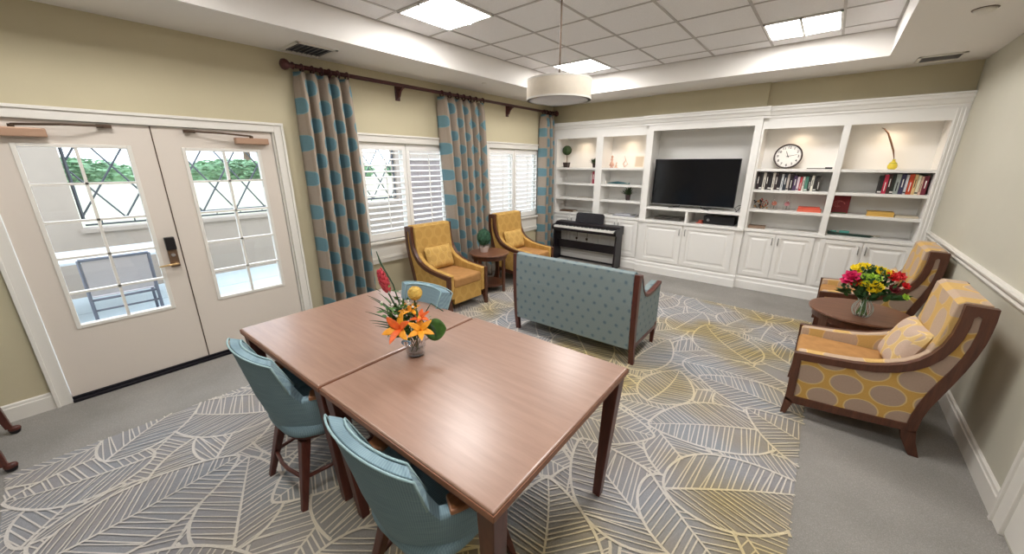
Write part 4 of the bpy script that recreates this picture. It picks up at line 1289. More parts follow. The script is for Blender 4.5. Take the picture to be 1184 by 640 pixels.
t = thing('cable_box', 'black receiver box with a round knob in the right cubby below the television', 'receiver', (-1.22, 6.60, 0.905))
m = MB(); m.box(-0.20, 0.235, -0.13, 0.14, 0.01, 0.125); m.build('box_case', M_black, t, bevel=0.004)
m = MB(); m.lathe([(0.0, 0.0), (0.022, 0.0), (0.02, 0.016), (0.0, 0.016)], 20, M=Matrix.Translation((-0.13, -0.13, 0.065)) @ Matrix.Rotation(PI / 2, 4, 'X')); m.build('dial', M_steel, t)
m = MB(); m.box(-0.30, -0.20, -0.14, 0.05, 0.0, 0.012); m.box(-0.27, -0.215, -0.13, -0.05, 0.012, 0.05); m.build('side_module', plain('brick_red_plastic', rgb(176, 84, 66), 0.5), t)
t = thing('antenna_cable', 'thin crossed black cable hanging right of the television', 'cable', (-0.96, 6.44, 1.12))
m = MB(); m.tube([(0.02, 0, -0.06), (-0.01, 0.0, 0.0), (-0.05, 0.0, 0.06), (0.0, 0.03, 0.10), (0.05, 0.03, 0.10)], 0.004, 6); m.tube([(-0.06, 0.0, -0.02), (0.0, 0.0, 0.03), (0.045, 0.0, 0.11)], 0.004, 6); m.build('cable', M_black, t)

# ------------------------------------------------------------------ things on the shelves
S4, S3, S2, S1 = 1.745, 1.46, 1.185, 0.905
M_leafd = plain('dark_green_leaves', rgb(58, 78, 44), 0.7, var=0.3, vscale=20)
M_pot = plain('dark_brown_pot', rgb(52, 38, 38), 0.5)
M_greys = {}
def tuft(c, r, n, seed, size, mb=None, flat=1.0):
    rs = np.random.RandomState(seed); mb = mb or MB()
    for _ in range(n):
        d = rs.normal(size=3); d /= np.linalg.norm(d)
        p = Vector((c[0] + d[0] * r, c[1] + d[1] * r, c[2] + d[2] * r * flat))
        q = Vector(d).to_track_quat('Z', 'Y').to_matrix().to_4x4()
        M = Matrix.Translation(p) @ q @ Matrix.Rotation(rs.uniform(0, 6.28), 4, 'Z') @ Matrix.Rotation(rs.uniform(-0.7, 0.7), 4, 'X')
        w = size * rs.uniform(0.7, 1.2)
        mb.add([(-w, 0, 0), (0, -w * 0.4, w * 0.2), (w, 0, 0), (0, w * 0.4, w * 0.2)], [(0, 1, 2, 3)], M)
    return mb
def topiary(x, y, z, label):
    t = thing('topiary', label, 'plant', (x, y, z))
    m = MB(); m.taper((0, 0, 0), (0.042, 0.042), (0, 0, 0.095), (0.055, 0.055)); m.build('pot', M_pot, t, bevel=0.004)
    m = MB(); m.tube([(0, 0, 0.09), (0.006, 0, 0.15), (0, 0, 0.25)], 0.007, 8); m.build('stem', M_trunk, t)
    m = MB(); m.blob((0, 0, 0.32), (0.083, 0.083, 0.083), 2, 24, 13); tuft((0, 0, 0.32), 0.085, 420, 5, 0.017, m); m.build('leaf_ball', M_leafd, t)
topiary(-4.055, 6.60, S4, 'small ball topiary in a dark square pot on the leftmost top shelf')
def pot_plant(x, y, z, label, s=1.0, seed=3):
    t = thing('potted_plant', label, 'plant', (x, y, z))
    m = MB(); m.lathe([(0.0, 0.0), (0.034 * s, 0.0), (0.044 * s, 0.09 * s), (0.038 * s, 0.09 * s), (0.0, 0.08 * s)], 20); m.build('pot', M_pot, t, smooth=False)
    rs = np.random.RandomState(seed); m = MB()
    for _ in range(60):
        a = rs.uniform(0, 2 * PI); e = rs.uniform(0.3, 1.3); L = rs.uniform(0.08, 0.17) * s
        d = Vector((math.cos(a) * math.cos(e), math.sin(a) * math.cos(e), math.sin(e)))
        b = Vector((0, 0, 0.08 * s)); sd = d.cross(Vector((0, 0, 1))).normalized() * 0.012 * s
        p1 = b + d * L * 0.6; p2 = b + d * L
        m.add([b, p1 - sd * 1.2, p2, p1 + sd * 1.2], [(0, 1, 2, 3)])
    m.build('leaves', M_leafd, t, solid=0.001)
pot_plant(-2.74, 6.60, S2, 'small bushy green plant in a dark pot, on a shelf left of the television', 1.05, 3)
pot_plant(-3.46, 6.62, S4, 'small green plant at the right end of the leftmost top shelf', 0.8, 8)
M_pinkw = plain('blush_porcelain', rgb(214, 178, 156), 0.4)
M_whitec = plain('white_porcelain', rgb(240, 232, 220), 0.35)
def figurine(x, y, z, label, h, mat, wid):
    h *= 1.1; wid *= 1.25
    t = thing('figurine', label, 'figurine', (x, y, z))
    m = MB(); m.lathe([(0.0, 0.0), (0.035, 0.0), (0.032, 0.012), (0.012, 0.02)], 20); m.build('base', mat, t)
    m = MB(); m.lathe([(0.014, 0.015), (wid, 0.04), (wid * 0.8, h * 0.35), (wid * 0.35, h * 0.5), (wid * 0.55, h * 0.66), (wid * 0.3, h * 0.76)], 20)
    m.build('body', mat, t, smooth=True)
    m = MB(); m.blob((0.004, 0, h * 0.86), (wid * 0.5, wid * 0.5, h * 0.11), 2, 16, 9); m.build('head', mat, t, smooth=True)
    return t
figurine(-3.10, 6.60, S4, 'pinkish standing figurine, first on the shelf right of the small plant', 0.20, plain('terracotta_pink', rgb(200, 158, 140), 0.6), 0.035)
figurine(-3.02, 6.62, S4, 'tiny pale figurine beside the pinkish standing figurine', 0.09, M_pinkw, 0.02)
# two-armed pale ornament
t = thing('branch_ornament', 'pale forked ornament in the middle of the shelf of figurines', 'ornament', (-2.85, 6.60, S4))
m = MB(); m.lathe([(0.0, 0.0), (0.03, 0.0), (0.03, 0.012), (0.0, 0.014)], 18); m.build('base', M_whitec, t)
m = MB(); m.tube([(0, 0, 0.01), (-0.03, 0, 0.07), (0.012, 0, 0.13), (-0.015, 0, 0.20)], [0.008, 0.009, 0.008, 0.005], 8); m.tube([(0, 0, 0.02), (0.05, 0, 0.06), (0.02, 0, 0.12)], [0.007, 0.007, 0.004], 8); m.build('branches', M_pinkw, t, smooth=True)
t = thing('picture_frame', 'narrow white picture frame standing at the right of the figurine shelf', 'picture frame', (-2.62, 6.66, S4))
M = Matrix.Rotation(-0.12, 4, 'X')
m = MB(); m.box(-0.09, 0.09, 0, 0.012, 0.002, 0.21, M); m.build('frame', M_whitec, t, bevel=0.003)
m = MB(); m.box(-0.07, 0.07, -0.001, 0.0, 0.022, 0.19, M); m.build('picture', plain('cream_print', rgb(214, 196, 172), 0.6), t)

def book_material(c): 
    key = tuple(c)
    if key not in M_greys: M_greys[key] = plain('book_cover_%d_%d_%d' % c, rgb(*c), 0.55)
    return M_greys[key]
M_pages = plain('book_pages', rgb(232, 224, 204), 0.8)
M_ink = plain('spine_print_light', rgb(232, 228, 222), 0.6)
M_inkd = plain('spine_print_dark', rgb(40, 36, 40), 0.6)
def spine_book(x, y, z, th, h, d, c, label, group, lean=0.0, mark=0):
    """upright book, spine towards -y"""
    t = thing('book', label, 'book', (x, y, z), 0, group)
    M = rot('Y', lean)
    m = MB(); m.box(0.0004, 0.003, 0, d, 0, h, M); m.box(th - 0.003, th - 0.0004, 0, d, 0, h, M); m.box(0.0004, th - 0.0004, -0.002, 0.003, 0, h, M)
    m.build('cover', book_material(c), t)
    m = MB(); m.box(0.003, th - 0.003, 0.003, d - 0.004, 0.003, h - 0.003, M); m.build('pages', M_pages, t)
    light = sum(c) > 330
    m = MB(); k = 0.22 * th
    if mark == 0: m.box(k * 1.7, th - k * 1.7, -0.003, -0.002, h * 0.35, h * 0.75, M)
    elif mark == 1: m.box(0.001, th - 0.001, -0.003, -0.002, h * 0.06, h * 0.13, M)
    else: m.box(k * 1.8, th - k * 1.8, -0.003, -0.002, h * 0.15, h * 0.6, M)
    m.build('spine_title', M_inkd if light else M_ink, t)
    return t
ordn = ['first', 'second', 'third', 'fourth', 'fifth', 'sixth', 'seventh', 'eighth', 'ninth', 'tenth', 'eleventh', 'twelfth', 'thirteenth', 'fourteenth', 'fifteenth', 'sixteenth', 'seventeenth', 'eighteenth', 'nineteenth', 'twentieth', 'twenty-first', 'twenty-second']
row1 = [((44, 30, 34), 'dark maroon', .034, .235), ((36, 32, 34), 'black', .032, .235), ((222, 216, 206), 'white', .034, .235), ((52, 44, 42), 'charcoal', .030, .235), ((34, 30, 32), 'black', .038, .235), ((218, 210, 200), 'cream white', .030, .235), ((60, 44, 44), 'brown-black', .030, .23), ((40, 34, 38), 'black', .032, .225), ((206, 208, 210), 'pale grey', .026, .215), ((38, 46, 56), 'dark navy', .034, .225), ((196, 186, 178), 'light taupe', .026, .22), ((36, 26, 34), 'black', .040, .225),
        ((74, 54, 88), 'purple', .038, .20), ((216, 196, 204), 'pale pink', .026, .185), ((186, 60, 70), 'red-and-white', .026, .185), ((220, 214, 204), 'off-white', .022, .185), ((78, 128, 112), 'green', .036, .19), ((40, 42, 40), 'black', .024, .20), ((224, 220, 208), 'cream', .028, .20), ((46, 44, 42), 'black-and-grey', .030, .20), ((60, 56, 52), 'dark grey', .032, .20)]
x = -0.800
for i, (c, nm, th, h) in enumerate(row1):
    spine_book(x, 6.50, S3, th, h, 0.16, c, '%s book, %s from the left in the row under the clock' % (nm, ordn[i]), 'books in the row under the clock', 0.0, i % 3)
    x += th + 0.0035
row2 = [((40, 34, 34), 'black', .036, .215), ((190, 44, 74), 'crimson', .038, .225), ((58, 34, 30), 'dark brown', .030, .235), ((34, 40, 32), 'black-green', .030, .235), ((156, 164, 160), 'grey-green', .042, .235), ((54, 50, 84), 'navy', .040, .235), ((200, 200, 206), 'silver-grey', .024, .225), ((198, 70, 34), 'orange-red', .042, .235), ((222, 190, 136), 'sand-coloured', .028, .23), ((226, 220, 190), 'cream', .026, .22), ((216, 180, 160), 'pale peach', .022, .21), ((118, 34, 54), 'wine red', .040, .215), ((66, 60, 62), 'black-and-white', .034, .21)]
x = 0.482
for i, (c, nm, th, h) in enumerate(row2):
    if x + th > 0.912: break
    spine_book(x, 6.50, S3, th * 0.98, h, 0.16, c, '%s book, %s from the left in the row below the yellow bottle' % (nm, ordn[i]), 'books in the row below the yellow bottle', 0.0, (i + 1) % 3)
    x += th * 0.98 + 0.002
def flat_book(x, y, z, w, d, h, c, label, rz=0.0, name='book', cat='book', group=None):
    t = thing(name, label, cat, (x, y, z), rz, group)
    m = MB(); m.box(-w / 2, w / 2, -d / 2, d / 2, 0, 0.003); m.box(-w / 2, w / 2, -d / 2, d / 2, h - 0.003, h); m.box(-w / 2, w / 2, -d / 2 - 0.002, -d / 2 + 0.002, 0, h); m.build('cover', book_material(c), t)
    m = MB(); m.box(-w / 2 + 0.004, w / 2 - 0.004, -d / 2 + 0.002, d / 2 - 0.004, 0.003, h - 0.003); m.build('pages', M_pages, t)
    return t
# clock
t = thing('wall_clock', 'round white clock with black rim leaning on the bookcase shelf', 'clock', (-0.505, 6.655, S4))
MC = rot('X', -0.16) @ Matrix.Translation((0, 0, 0.168)) @ Matrix.Rotation(PI / 2, 4, 'X')
R = 0.166
m = MB(); m.lathe([(R - 0.018, 0.0), (R, 0.0), (R, 0.022), (R - 0.006, 0.03), (R - 0.014, 0.026), (R - 0.018, 0.016), (R - 0.018, 0.0)], 64, M=MC); m.build('clock_rim', plain('dark_brown_rim', rgb(52, 38, 36), 0.35), t, smooth=True)
m = MB(); m.lathe([(0.0, 0.002), (R - 0.016, 0.002), (R - 0.016, 0.010), (0.0, 0.010)], 64, M=MC); m.build('clock_face', plain('clock_dial', rgb(236, 234, 232), 0.5), t)
def numeral(txt, ang):
    cu = bpy.data.curves.new('numeral', 'FONT'); cu.body = txt; cu.size = 0.044; cu.align_x = 'CENTER'; cu.align_y = 'CENTER'; cu.extrude = 0.0006; cu.offset = 0.0008
    tmp = bpy.data.objects.new('numeral_curve', cu); COL.objects.link(tmp)
    bpy.context.view_layer.update()
    me = bpy.data.meshes.new_from_object(tmp.evaluated_get(bpy.context.evaluated_depsgraph_get()))
    bpy.data.objects.remove(tmp)
    me.materials.clear(); me.materials.append(M_inkd)
    o = bpy.data.objects.new('numeral', me); COL.objects.link(o)
    o.parent = t
    a = math.radians(90 - ang)
    o.matrix_local = MC @ Matrix.Translation((0.118 * math.cos(a), 0.118 * math.sin(a), 0.0115))
for k in range(1, 13): numeral(str(k), 30 * k)
m = MB()
for k in range(60):
    a = 2 * PI * k / 60; M2 = MC @ Matrix.Rotation(a, 4, 'Z'); w = 0.0018 if k % 5 else 0.003
    m.box(0.138, 0.146, -w / 2, w / 2, 0.010, 0.011, M2)
m.build('minute_marks', M_inkd, t)
def hand(ang, L, w):
    m = MB(); m.prism([(-w, -0.018), (w, -0.018), (w * 0.6, L), (-w * 0.6, L)], 0.013, 0.0145, 'xy', M=MC @ Matrix.Rotation(-math.radians(ang), 4, 'Z')); return m.build('clock_hand', M_black, t)
hand(337, 0.075, 0.0045); hand(78, 0.105, 0.003)
m = MB(); m.lathe([(0, 0.010), (0.007, 0.010), (0.007, 0.017), (0, 0.017)], 14, M=MC); m.build('hub', M_black, t)
t = thing('decorative_sword', 'long thin black ornamental letter opener lying right of the clock', 'ornament', (-0.13, 6.50, S4), 0.04)
m = MB(); m.prism([(-0.13, -0.002), (0.06, -0.012), (0.06, 0.012), (-0.13, 0.004)], 0.002, 0.012, 'xy'); m.build('blade', M_black, t, bevel=0.002)
m = MB(); m.box(0.06, 0.135, -0.012, 0.012, 0.0, 0.024); m.build('handle', M_black, t, bevel=0.005)
# yellow bottle with a twig
t = thing('yellow_bottle', 'small yellow bottle vase on the top shelf of the right bookcase', 'vase', (0.565, 6.62, S4))
m = MB(); m.lathe([(0.0, 0.0), (0.03, 0.0), (0.044, 0.02), (0.046, 0.045), (0.034, 0.075), (0.016, 0.095), (0.013, 0.11), (0.018, 0.118), (0.012, 0.116), (0.0, 0.09)], 24); m.build('bottle_body', plain('yellow_glaze', rgb(226, 204, 66), 0.3), t, smooth=True)
m = MB(); m.lathe([(0.036, 0.068), (0.038, 0.07), (0.036, 0.074)], 24); m.build('neck_ring', plain('green_glaze', rgb(150, 160, 60), 0.4), t)
t = thing('dried_twig', 'long curved dried twig standing in the yellow bottle', 'twig', (0.565, 6.62, S4 + 0.10))
m = MB(); m.tube([(0, 0, -0.06), (-0.005, 0, 0.03), (-0.03, 0.0, 0.12), (-0.075, 0.01, 0.23), (-0.115, 0.01, 0.32), (-0.16, 0.02, 0.375), (-0.185, 0.02, 0.385)], [0.003, 0.004, 0.009, 0.010, 0.009, 0.006, 0.003], 8); m.build('twig', plain('brown_pod', rgb(120, 84, 60), 0.7, var=0.2), t, smooth=True)
# leftmost bay
spine_book(-3.455, 6.50, S3, 0.03, 0.21, 0.15, (206, 196, 190), 'pale upright book at the right end of the shelf above the piano', 'upright books above the piano', 0, 2)
spine_book(-3.420, 6.50, S3, 0.045, 0.22, 0.15, (150, 40, 62), 'dark red upright book at the right end of the shelf above the piano', 'upright books above the piano', 0, 0)
flat_book(-3.95, 6.58, S1, 0.30, 0.21, 0.022, (96, 72, 52), 'brown-covered flat book on the lowest shelf left of the piano music rest', 0.05)
flat_book(-2.74, 6.60, S1, 0.42, 0.26, 0.020, (150, 150, 156), 'grey flat album under another on the worktop right of the piano music rest', 0.03)
flat_book(-2.76, 6.60, S1 + 0.0205, 0.30, 0.20, 0.016, (196, 196, 202), 'pale flat album on top of the grey one, right of the piano music rest', -0.08)
flat_book(-3.60, 6.60, S2, 0.26, 0.18, 0.010, (190, 182, 172), 'thin pale booklet lying on the shelf just above the piano music rest', 0.02)
# teal carved fish
t = thing('carved_fish', 'long thin dark teal carved fish on the shelf below the figurines', 'ornament', (-2.95, 6.58, S3), 0.0)
m = MB(); m.tube([(-0.20, 0, 0.012), (-0.14, 0, 0.02), (0.0, 0, 0.026), (0.12, 0, 0.022), (0.19, 0, 0.014)], [0.003, 0.012, 0.024, 0.014, 0.004], 12); m.build('fish_body', plain('dark_teal_glaze', rgb(48, 92, 98), 0.35), t, smooth=True)
m = MB(); m.prism([(0.18, 0.012), (0.23, 0.034), (0.225, 0.014), (0.23, 0.0)], -0.003, 0.003, 'xz'); m.build('tail_fin', plain('teal_fin', rgb(70, 120, 122), 0.4), t)
for dx, lb in ((-0.26, 'small white trinket left of the teal fish'), ):
    t = thing('trinket', lb, 'ornament', (-2.95 + dx + 0.02, 6.60, S3)); m = MB(); m.lathe([(0, 0), (0.018, 0), (0.012, 0.02), (0.016, 0.035), (0.0, 0.05)], 14); m.build('body', M_whitec, t, smooth=True)
# bay under the clock: bead tree, two glass jars with pink flowers, coral red boxes
t = thing('bead_sculpture', 'small wire sculpture with dark and red beads, at the left under the book row', 'ornament', (-0.71, 6.58, S2))
rs = np.random.RandomState(4); mw = MB(); md = MB(); mr = MB(); mg = MB()
for k in range(34):
    x = rs.uniform(-0.09, 0.09); z = rs.uniform(0.02, 0.15) * (1 - abs(x) * 3); y = rs.uniform(-0.03, 0.03)
    mw.tube([(x * 0.4, y * 0.3, 0.0), (x * 0.9, y, z * 0.6), (x, y, z)], 0.0016, 4)
    (md if k % 3 == 0 else mr if k % 3 == 1 else mg).blob((x, y, z), (0.011, 0.011, 0.011), 2, 10, 6)
mw.build('wires', M_bronzed, t); md.build('dark_beads', M_inkd, t, smooth=True); mr.build('red_beads', plain('coral_bead', rgb(190, 84, 70), 0.4), t, smooth=True); mg.build('amber_beads', plain('amber_bead', rgb(206, 160, 100), 0.4), t, smooth=True)
M_pink = plain('coral_pink_petals', rgb(226, 138, 124), 0.6)
for i, (x, cc, lb) in enumerate(((-0.545, (232, 150, 126), 'glass bottle with peach blossom inside, left of its pair under the book row'), (-0.395, (232, 160, 170), 'glass bottle with pink blossom inside, right of its pair under the book row'))):
    t = thing('glass_bottle', lb, 'bottle', (x, 6.57, S2), 0)
    m = MB(); m.lathe([(0.0, 0.0), (0.040, 0.0), (0.044, 0.01), (0.044, 0.115), (0.022, 0.15), (0.022, 0.185), (0.028, 0.188), (0.028, 0.2), (0.020, 0.2), (0.019, 0.15), (0.040, 0.112), (0.040, 0.012), (0.0, 0.008)], 28); m.build('bottle_glass', M_pane, t, smooth=True)
    m = MB(); tuft((0, 0, 0.085), 0.024, 110, i + 3, 0.02, m); m.build('blossom', book_material(cc), t)
    m = MB(); m.tube([(0, 0, 0.01), (0.004, 0, 0.07)], 0.003, 6); m.build('stem', M_leafd, t)
flat_book(-0.135, 6.57, S2, 0.26, 0.19, 0.032, (222, 110, 84), 'coral red box book at the bottom of the pair under the book row', 0.0)
flat_book(-0.145, 6.57, S2 + 0.0325, 0.235, 0.17, 0.028, (226, 96, 74), 'coral red box book on top of its pair under the book row', 0.04)
flat_book(-0.70, 6.56, S1, 0.21, 0.16, 0.034, (140, 116, 98), 'brown and cream flat book on the worktop under the bead sculpture', 0.02)
flat_book(-0.10, 6.62, S1, 0.20, 0.14, 0.006, (220, 216, 208), 'thin white booklet on the worktop under the coral red boxes', 0.0)
# right bay
t = thing('standing_book', 'large dark red book standing face out at the left of the right bay', 'book', (0.18, 6.60, S2))
M = rot('X', -0.14)
m = MB(); m.box(-0.085, 0.085, 0, 0.02, 0, 0.225, M); m.build('cover', book_material((128, 22, 32)), t, bevel=0.002)
m = MB()
for k in range(3):
    m.tube([Vector((0.04 * math.cos(a) * (1 + 0.2 * k) - 0.012 * k, -0.001, 0.12 + 0.03 * math.sin(a) * (1 + 0.2 * k))) for a in [i * PI / 8 for i in range(0, 13)]], 0.0018, 5, M=M)
m.build('cover_scribble', book_material((214, 120, 116)), t)
m = MB(); m.box(-0.07, 0.07, -0.03, 0.03, 0, 0.012); m.build('book_stand', M_leafd, t)
flat_book(0.565, 6.57, S2, 0.245, 0.19, 0.055, (206, 164, 82), 'thick golden yellow box book lying in the right bay')
flat_book(0.80, 6.57, S2, 0.20, 0.17, 0.022, (200, 188, 166), 'thin beige book lying right of the yellow box book')
t = thing('toy_ship', 'long dark green model boat with teal cabin on the right bay worktop', 'model boat', (0.33, 6.56, S1))
m = MB(); m.prism([(-0.215, 0.0), (0.20, 0.0), (0.245, 0.018), (0.21, 0.026), (-0.10, 0.032), (-0.225, 0.05)], -0.028, 0.028, 'xz'); m.build('hull', plain('dark_green_lacquer', rgb(30, 56, 46), 0.4), t, bevel=0.006)
m = MB(); m.box(-0.10, 0.0, -0.02, 0.02, 0.032, 0.062); m.box(-0.19, -0.13, -0.018, 0.018, 0.036, 0.055); m.build('cabin', plain('teal_lacquer', rgb(84, 160, 150), 0.4), t, bevel=0.005)
m = MB(); m.tube([(0.21, 0, 0.022), (0.30, 0, 0.026)], 0.003, 6); m.build('bowsprit', plain('brass_rod', rgb(170, 140, 80), 0.35, 0.7), t)

# ------------------------------------------------------------------ topiary on the left side table
t = thing('topiary', 'round green topiary ball in a small pale pot on the dark side table', 'plant', (-3.72, 3.86, 0.575))
m = MB(); m.lathe([(0.0, 0.0), (0.055, 0.0), (0.066, 0.075), (0.060, 0.078), (0.0, 0.066)], 28); m.build('pot', plain('blush_clay_pot', rgb(196, 176, 168), 0.6), t)
m = MB(); m.tube([(0, 0, 0.06), (0.003, 0, 0.13)], 0.010, 8); m.build('stem', M_trunk, t)
M_top = plain('blue_green_box_leaves', rgb(62, 104, 78), 0.7, var=0.35, vscale=30)
m = MB(); m.blob((0, 0, 0.215), (0.094, 0.094, 0.112), 2, 24, 13); tuft((0, 0, 0.215), 0.098, 800, 9, 0.018, m, 1.18); m.build('leaf_ball', M_top, t)

# ------------------------------------------------------------------ bouquet of orange lilies on the dining table
M_green = plain('fresh_green_leaf', rgb(70, 110, 48), 0.55, var=0.25, vscale=25)
M_grass = plain('dark_grass_blade', rgb(60, 84, 62), 0.55, var=0.2)
M_orange = plain('orange_petal', rgb(250, 164, 36), 0.55, var=0.12, vscale=40)
M_orange2 = plain('orange_red_petal', rgb(236, 104, 36), 0.55, var=0.15, vscale=40)
M_pinkr = plain('pink_red_bracts', rgb(206, 70, 84), 0.55, var=0.25, vscale=50)
M_yel = plain('pale_yellow_blossom', rgb(226, 190, 96), 0.7, var=0.1, vscale=60)
M_water = glass('vase_water', (0.80, 0.86, 0.80, 1), 0.0, False)
BX, BY, BZ = -1.585, 1.085, 0.80
t = thing('glass_tumbler_vase', 'clear glass tumbler vase standing on the seam of the dining tables', 'vase', (BX, BY, BZ))
m = MB(); m.lathe([(0.0, 0.0), (0.046, 0.0), (0.050, 0.006), (0.062, 0.115), (0.060, 0.115), (0.048, 0.010), (0.0, 0.010)], 40); m.build('vase_glass', M_pane, t, smooth=True)
m = MB(); m.lathe([(0.0, 0.015), (0.0455, 0.015), (0.047, 0.030), (0.0, 0.030)], 32); m.build('pebbles', plain('dark_vase_pebbles', rgb(110, 104, 98), 0.5, var=0.5, vscale=90), t)
m = MB()
for k in range(7):
    a = k * 2.4; r = 0.02 + 0.018 * (k % 3) / 2
    m.tube([(r * 0.8 * math.cos(a), r * 0.8 * math.sin(a), 0.03), (r * math.cos(a + 1.5), r * math.sin(a + 1.5), 0.12)], 0.003, 5)
m.build('stems', M_leafd, t)
def petal(mb, M, L, w, curl, nseg=6, cup=0.25):
    def fn(u, v):
        s = v; ww = w * math.sin(PI * min(1, 0.08 + 0.92 * s) ** 0.9) ** 0.8 if s < 1 else 0.0
        a = curl * s
        y = L * (math.sin(a) / curl if abs(curl) > 1e-3 else s)
        z = L * ((1 - math.cos(a)) / curl if abs(curl) > 1e-3 else 0)
        x = (2 * u - 1) * ww
        return (x, y, z + cup * abs(x) * (1 - s))
    mb.grid(fn, 5, nseg + 1, False, M)
def aim(loc, d, roll=0.0):
    q = Vector(d).normalized().to_track_quat('Z', 'Y').to_matrix().to_4x4()
    return Matrix.Translation(loc) @ q @ Matrix.Rotation(roll, 4, 'Z')
def lily(parent, loc, d, L, mat, n=6, mat2=None, name='lily'):
    m = MB()
    for k in range(n):
        if mat2 is not None: m.cur = k % 2
        petal(m, aim(loc, d) @ Matrix.Rotation(2 * PI * k / n, 4, 'Z') @ Matrix.Rotation(0.95 if k % 2 else 0.75, 4, 'X'), L, L * 0.20, -0.9)
    return m.build(name, [mat, mat2] if mat2 is not None else mat, parent, smooth=True, solid=0.0012)
bq = thing('lily_bouquet', 'bouquet of orange lilies, pink ginger bloom and grass blades on the dining table', 'flower arrangement', (BX, BY, BZ + 0.115))
RT = Vector((math.cos(math.radians(YAW)), math.sin(math.radians(YAW)), 0))     # to the right in the room as the visitor stands
FW_ = Vector((RT.y, -RT.x, 0))                                                   # towards the visitor
UP = Vector((0, 0, 1))
def L3(r, u, f=0.0): return RT * r + UP * u + FW_ * f
tocam = (FW_ * 0.8 + UP * 0.6)
lily(bq, L3(-0.055, 0.060, 0.055), tocam + RT * -0.35, 0.105, M_orange, 6, M_orange2)
lily(bq, L3(0.050, 0.055, 0.06), tocam + RT * 0.25 + UP * 0.3, 0.085, M_orange, 6)
lily(bq, L3(0.045, 0.105, 0.02), UP * 1.0 + FW_ * 0.4, 0.065, M_orange2, 6)
lily(bq, L3(-0.01, 0.135, 0.0), UP + RT * -0.1 + FW_ * 0.3, 0.07, M_orange, 6, name='orange_blossom')
m = MB(); m.blob(L3(0.015, 0.235, -0.02), (0.037, 0.037, 0.037), 2, 20, 11); tuft(L3(0.015, 0.235, -0.02), 0.037, 260, 2, 0.008, m); m.build('pincushion_bloom', M_yel, bq)
# pink ginger head: overlapping bracts up a slanted cone
m = MB(); base = L3(-0.125, 0.235, -0.02); ax = (UP + RT * -0.28).normalized()
for k in range(46):
    s = k / 45; a = k * 2.4; rr = 0.026 * math.sin(PI * (0.15 + 0.80 * s)) + 0.004
    M = aim(base + ax * (0.115 * s), ax, a) @ Matrix.Translation((0, rr * 0.6, 0)) @ Matrix.Rotation(0.9, 4, 'X')
    petal(m, M, 0.030, 0.011, 0.8, 4)
m.build('ginger_bloom', M_pinkr, bq, smooth=True, solid=0.001)
m = MB(); m.tube([L3(0, -0.03), L3(-0.06, 0.10, 0), base], 0.005, 8); m.tube([L3(0.0, -0.03), L3(0.01, 0.2, -0.02)], 0.004, 6)
m.tube([L3(-0.03, 0.02), L3(-0.10, 0.28, -0.03), L3(-0.155, 0.40, -0.03), L3(-0.17, 0.46, -0.03)], [0.003, 0.0035, 0.005, 0.002], 6)
m.tube([L3(0.02, 0.05, 0.02), L3(0.085, 0.16, 0.0), L3(0.10, 0.185, 0.0), L3(0.165, 0.14, 0.0)], 0.0028, 6)
m.build('stems', M_grass, bq)
m = MB(); rs = np.random.RandomState(12)
for k in range(260):
    c = L3(rs.normal(-0.045, 0.045), abs(rs.normal(0.10, 0.07)), rs.normal(0.0, 0.03))
    c += RT * (-0.25 * max(0, c.z - 0.1))
    M = aim(c, (rs.normal(), rs.normal(), rs.normal() + 1.0), rs.uniform(0, 6))
    petal(m, M, rs.uniform(0.025, 0.05), 0.008, 0.5, 4)
m.build('filler_leaves', M_green, bq, smooth=True)
m = MB()
for k in range(16):
    c = L3(rs.normal(-0.04, 0.05), abs(rs.normal(0.15, 0.05)), rs.normal(0.0, 0.03)); m = MB(); m.blob(c, (0.008, 0.008, 0.008), 2, 8, 5); m.build('flower_bud', M_whitec, bq, smooth=True)
for k in range(9):
    m = MB(); z0 = 0.03 + 0.022 * k; reach = 0.20 + 0.02 * (k % 4)
    p0 = L3(-0.01, 0.01); p1 = L3(-0.10, z0 * 0.9 + 0.02, 0.01); p2 = L3(-reach, z0 + 0.035 - 0.012 * (k % 3), 0.02 - 0.012 * k)
    sd = UP * 0.003
    vs = []
    for q in range(9):
        s = q / 8; p = p0 * (1 - s) ** 2 + p1 * 2 * s * (1 - s) + p2 * s * s; w = 0.0045 * math.sin(PI * (0.1 + 0.9 * s)) + 0.0005
        vs += [p + UP * w, p - UP * w * 0.6 + FW_ * w]
    m.add(vs, [(2 * q, 2 * q + 1, 2 * q + 3, 2 * q + 2) for q in range(8)])
    m.build('grass_blade', M_grass, bq, solid=0.0008)
# broad folded leaves on the right
for (r, u, f, ro, L, w) in ((0.135, 0.015, 0.0, 1.1, 0.135, 0.060), (0.075, 0.02, 0.02, 0.9, 0.10, 0.035), (-0.01, -0.005, 0.05, -0.5, 0.07, 0.03)):
    m = MB(); petal(m, Matrix.Translation(L3(r - 0.075, u + 0.015, f)) @ Matrix.Rotation(math.radians(YAW), 4, 'Z') @ Matrix.Rotation(-PI / 2 + 0.12, 4, 'Z') @ Matrix.Rotation(ro, 4, 'Y'), L, w, 0.9, 10, 0.3)
    m.build('broad_leaf', M_green, bq, smooth=True, solid=0.0015)
m = MB()
for k in range(5):
    m.tube([L3(0.03, 0.02, 0.02), L3(0.09, 0.085 + 0.008 * k, 0.02 + 0.006 * k), L3(0.125, 0.05 - 0.012 * k, 0.03)], 0.0016, 5)
m.build('looped_grass', M_grass, bq)
t = thing('ribbon_bow', 'small pale blue ribbon tied at the rim of the tumbler vase', 'ribbon', (BX, BY, BZ + 0.10))
m = MB()
for s in (-1, 1):
    m.grid(lambda u, v: tuple(L3(-0.03 + s * 0.018 * math.sin(PI * u) + s * 0.012 * u, 0.004 + 0.014 * math.cos(PI * u) * 0.8 + (v - 0.5) * 0.012, 0.064 + 0.006 * math.sin(2 * PI * u))), 10, 3)
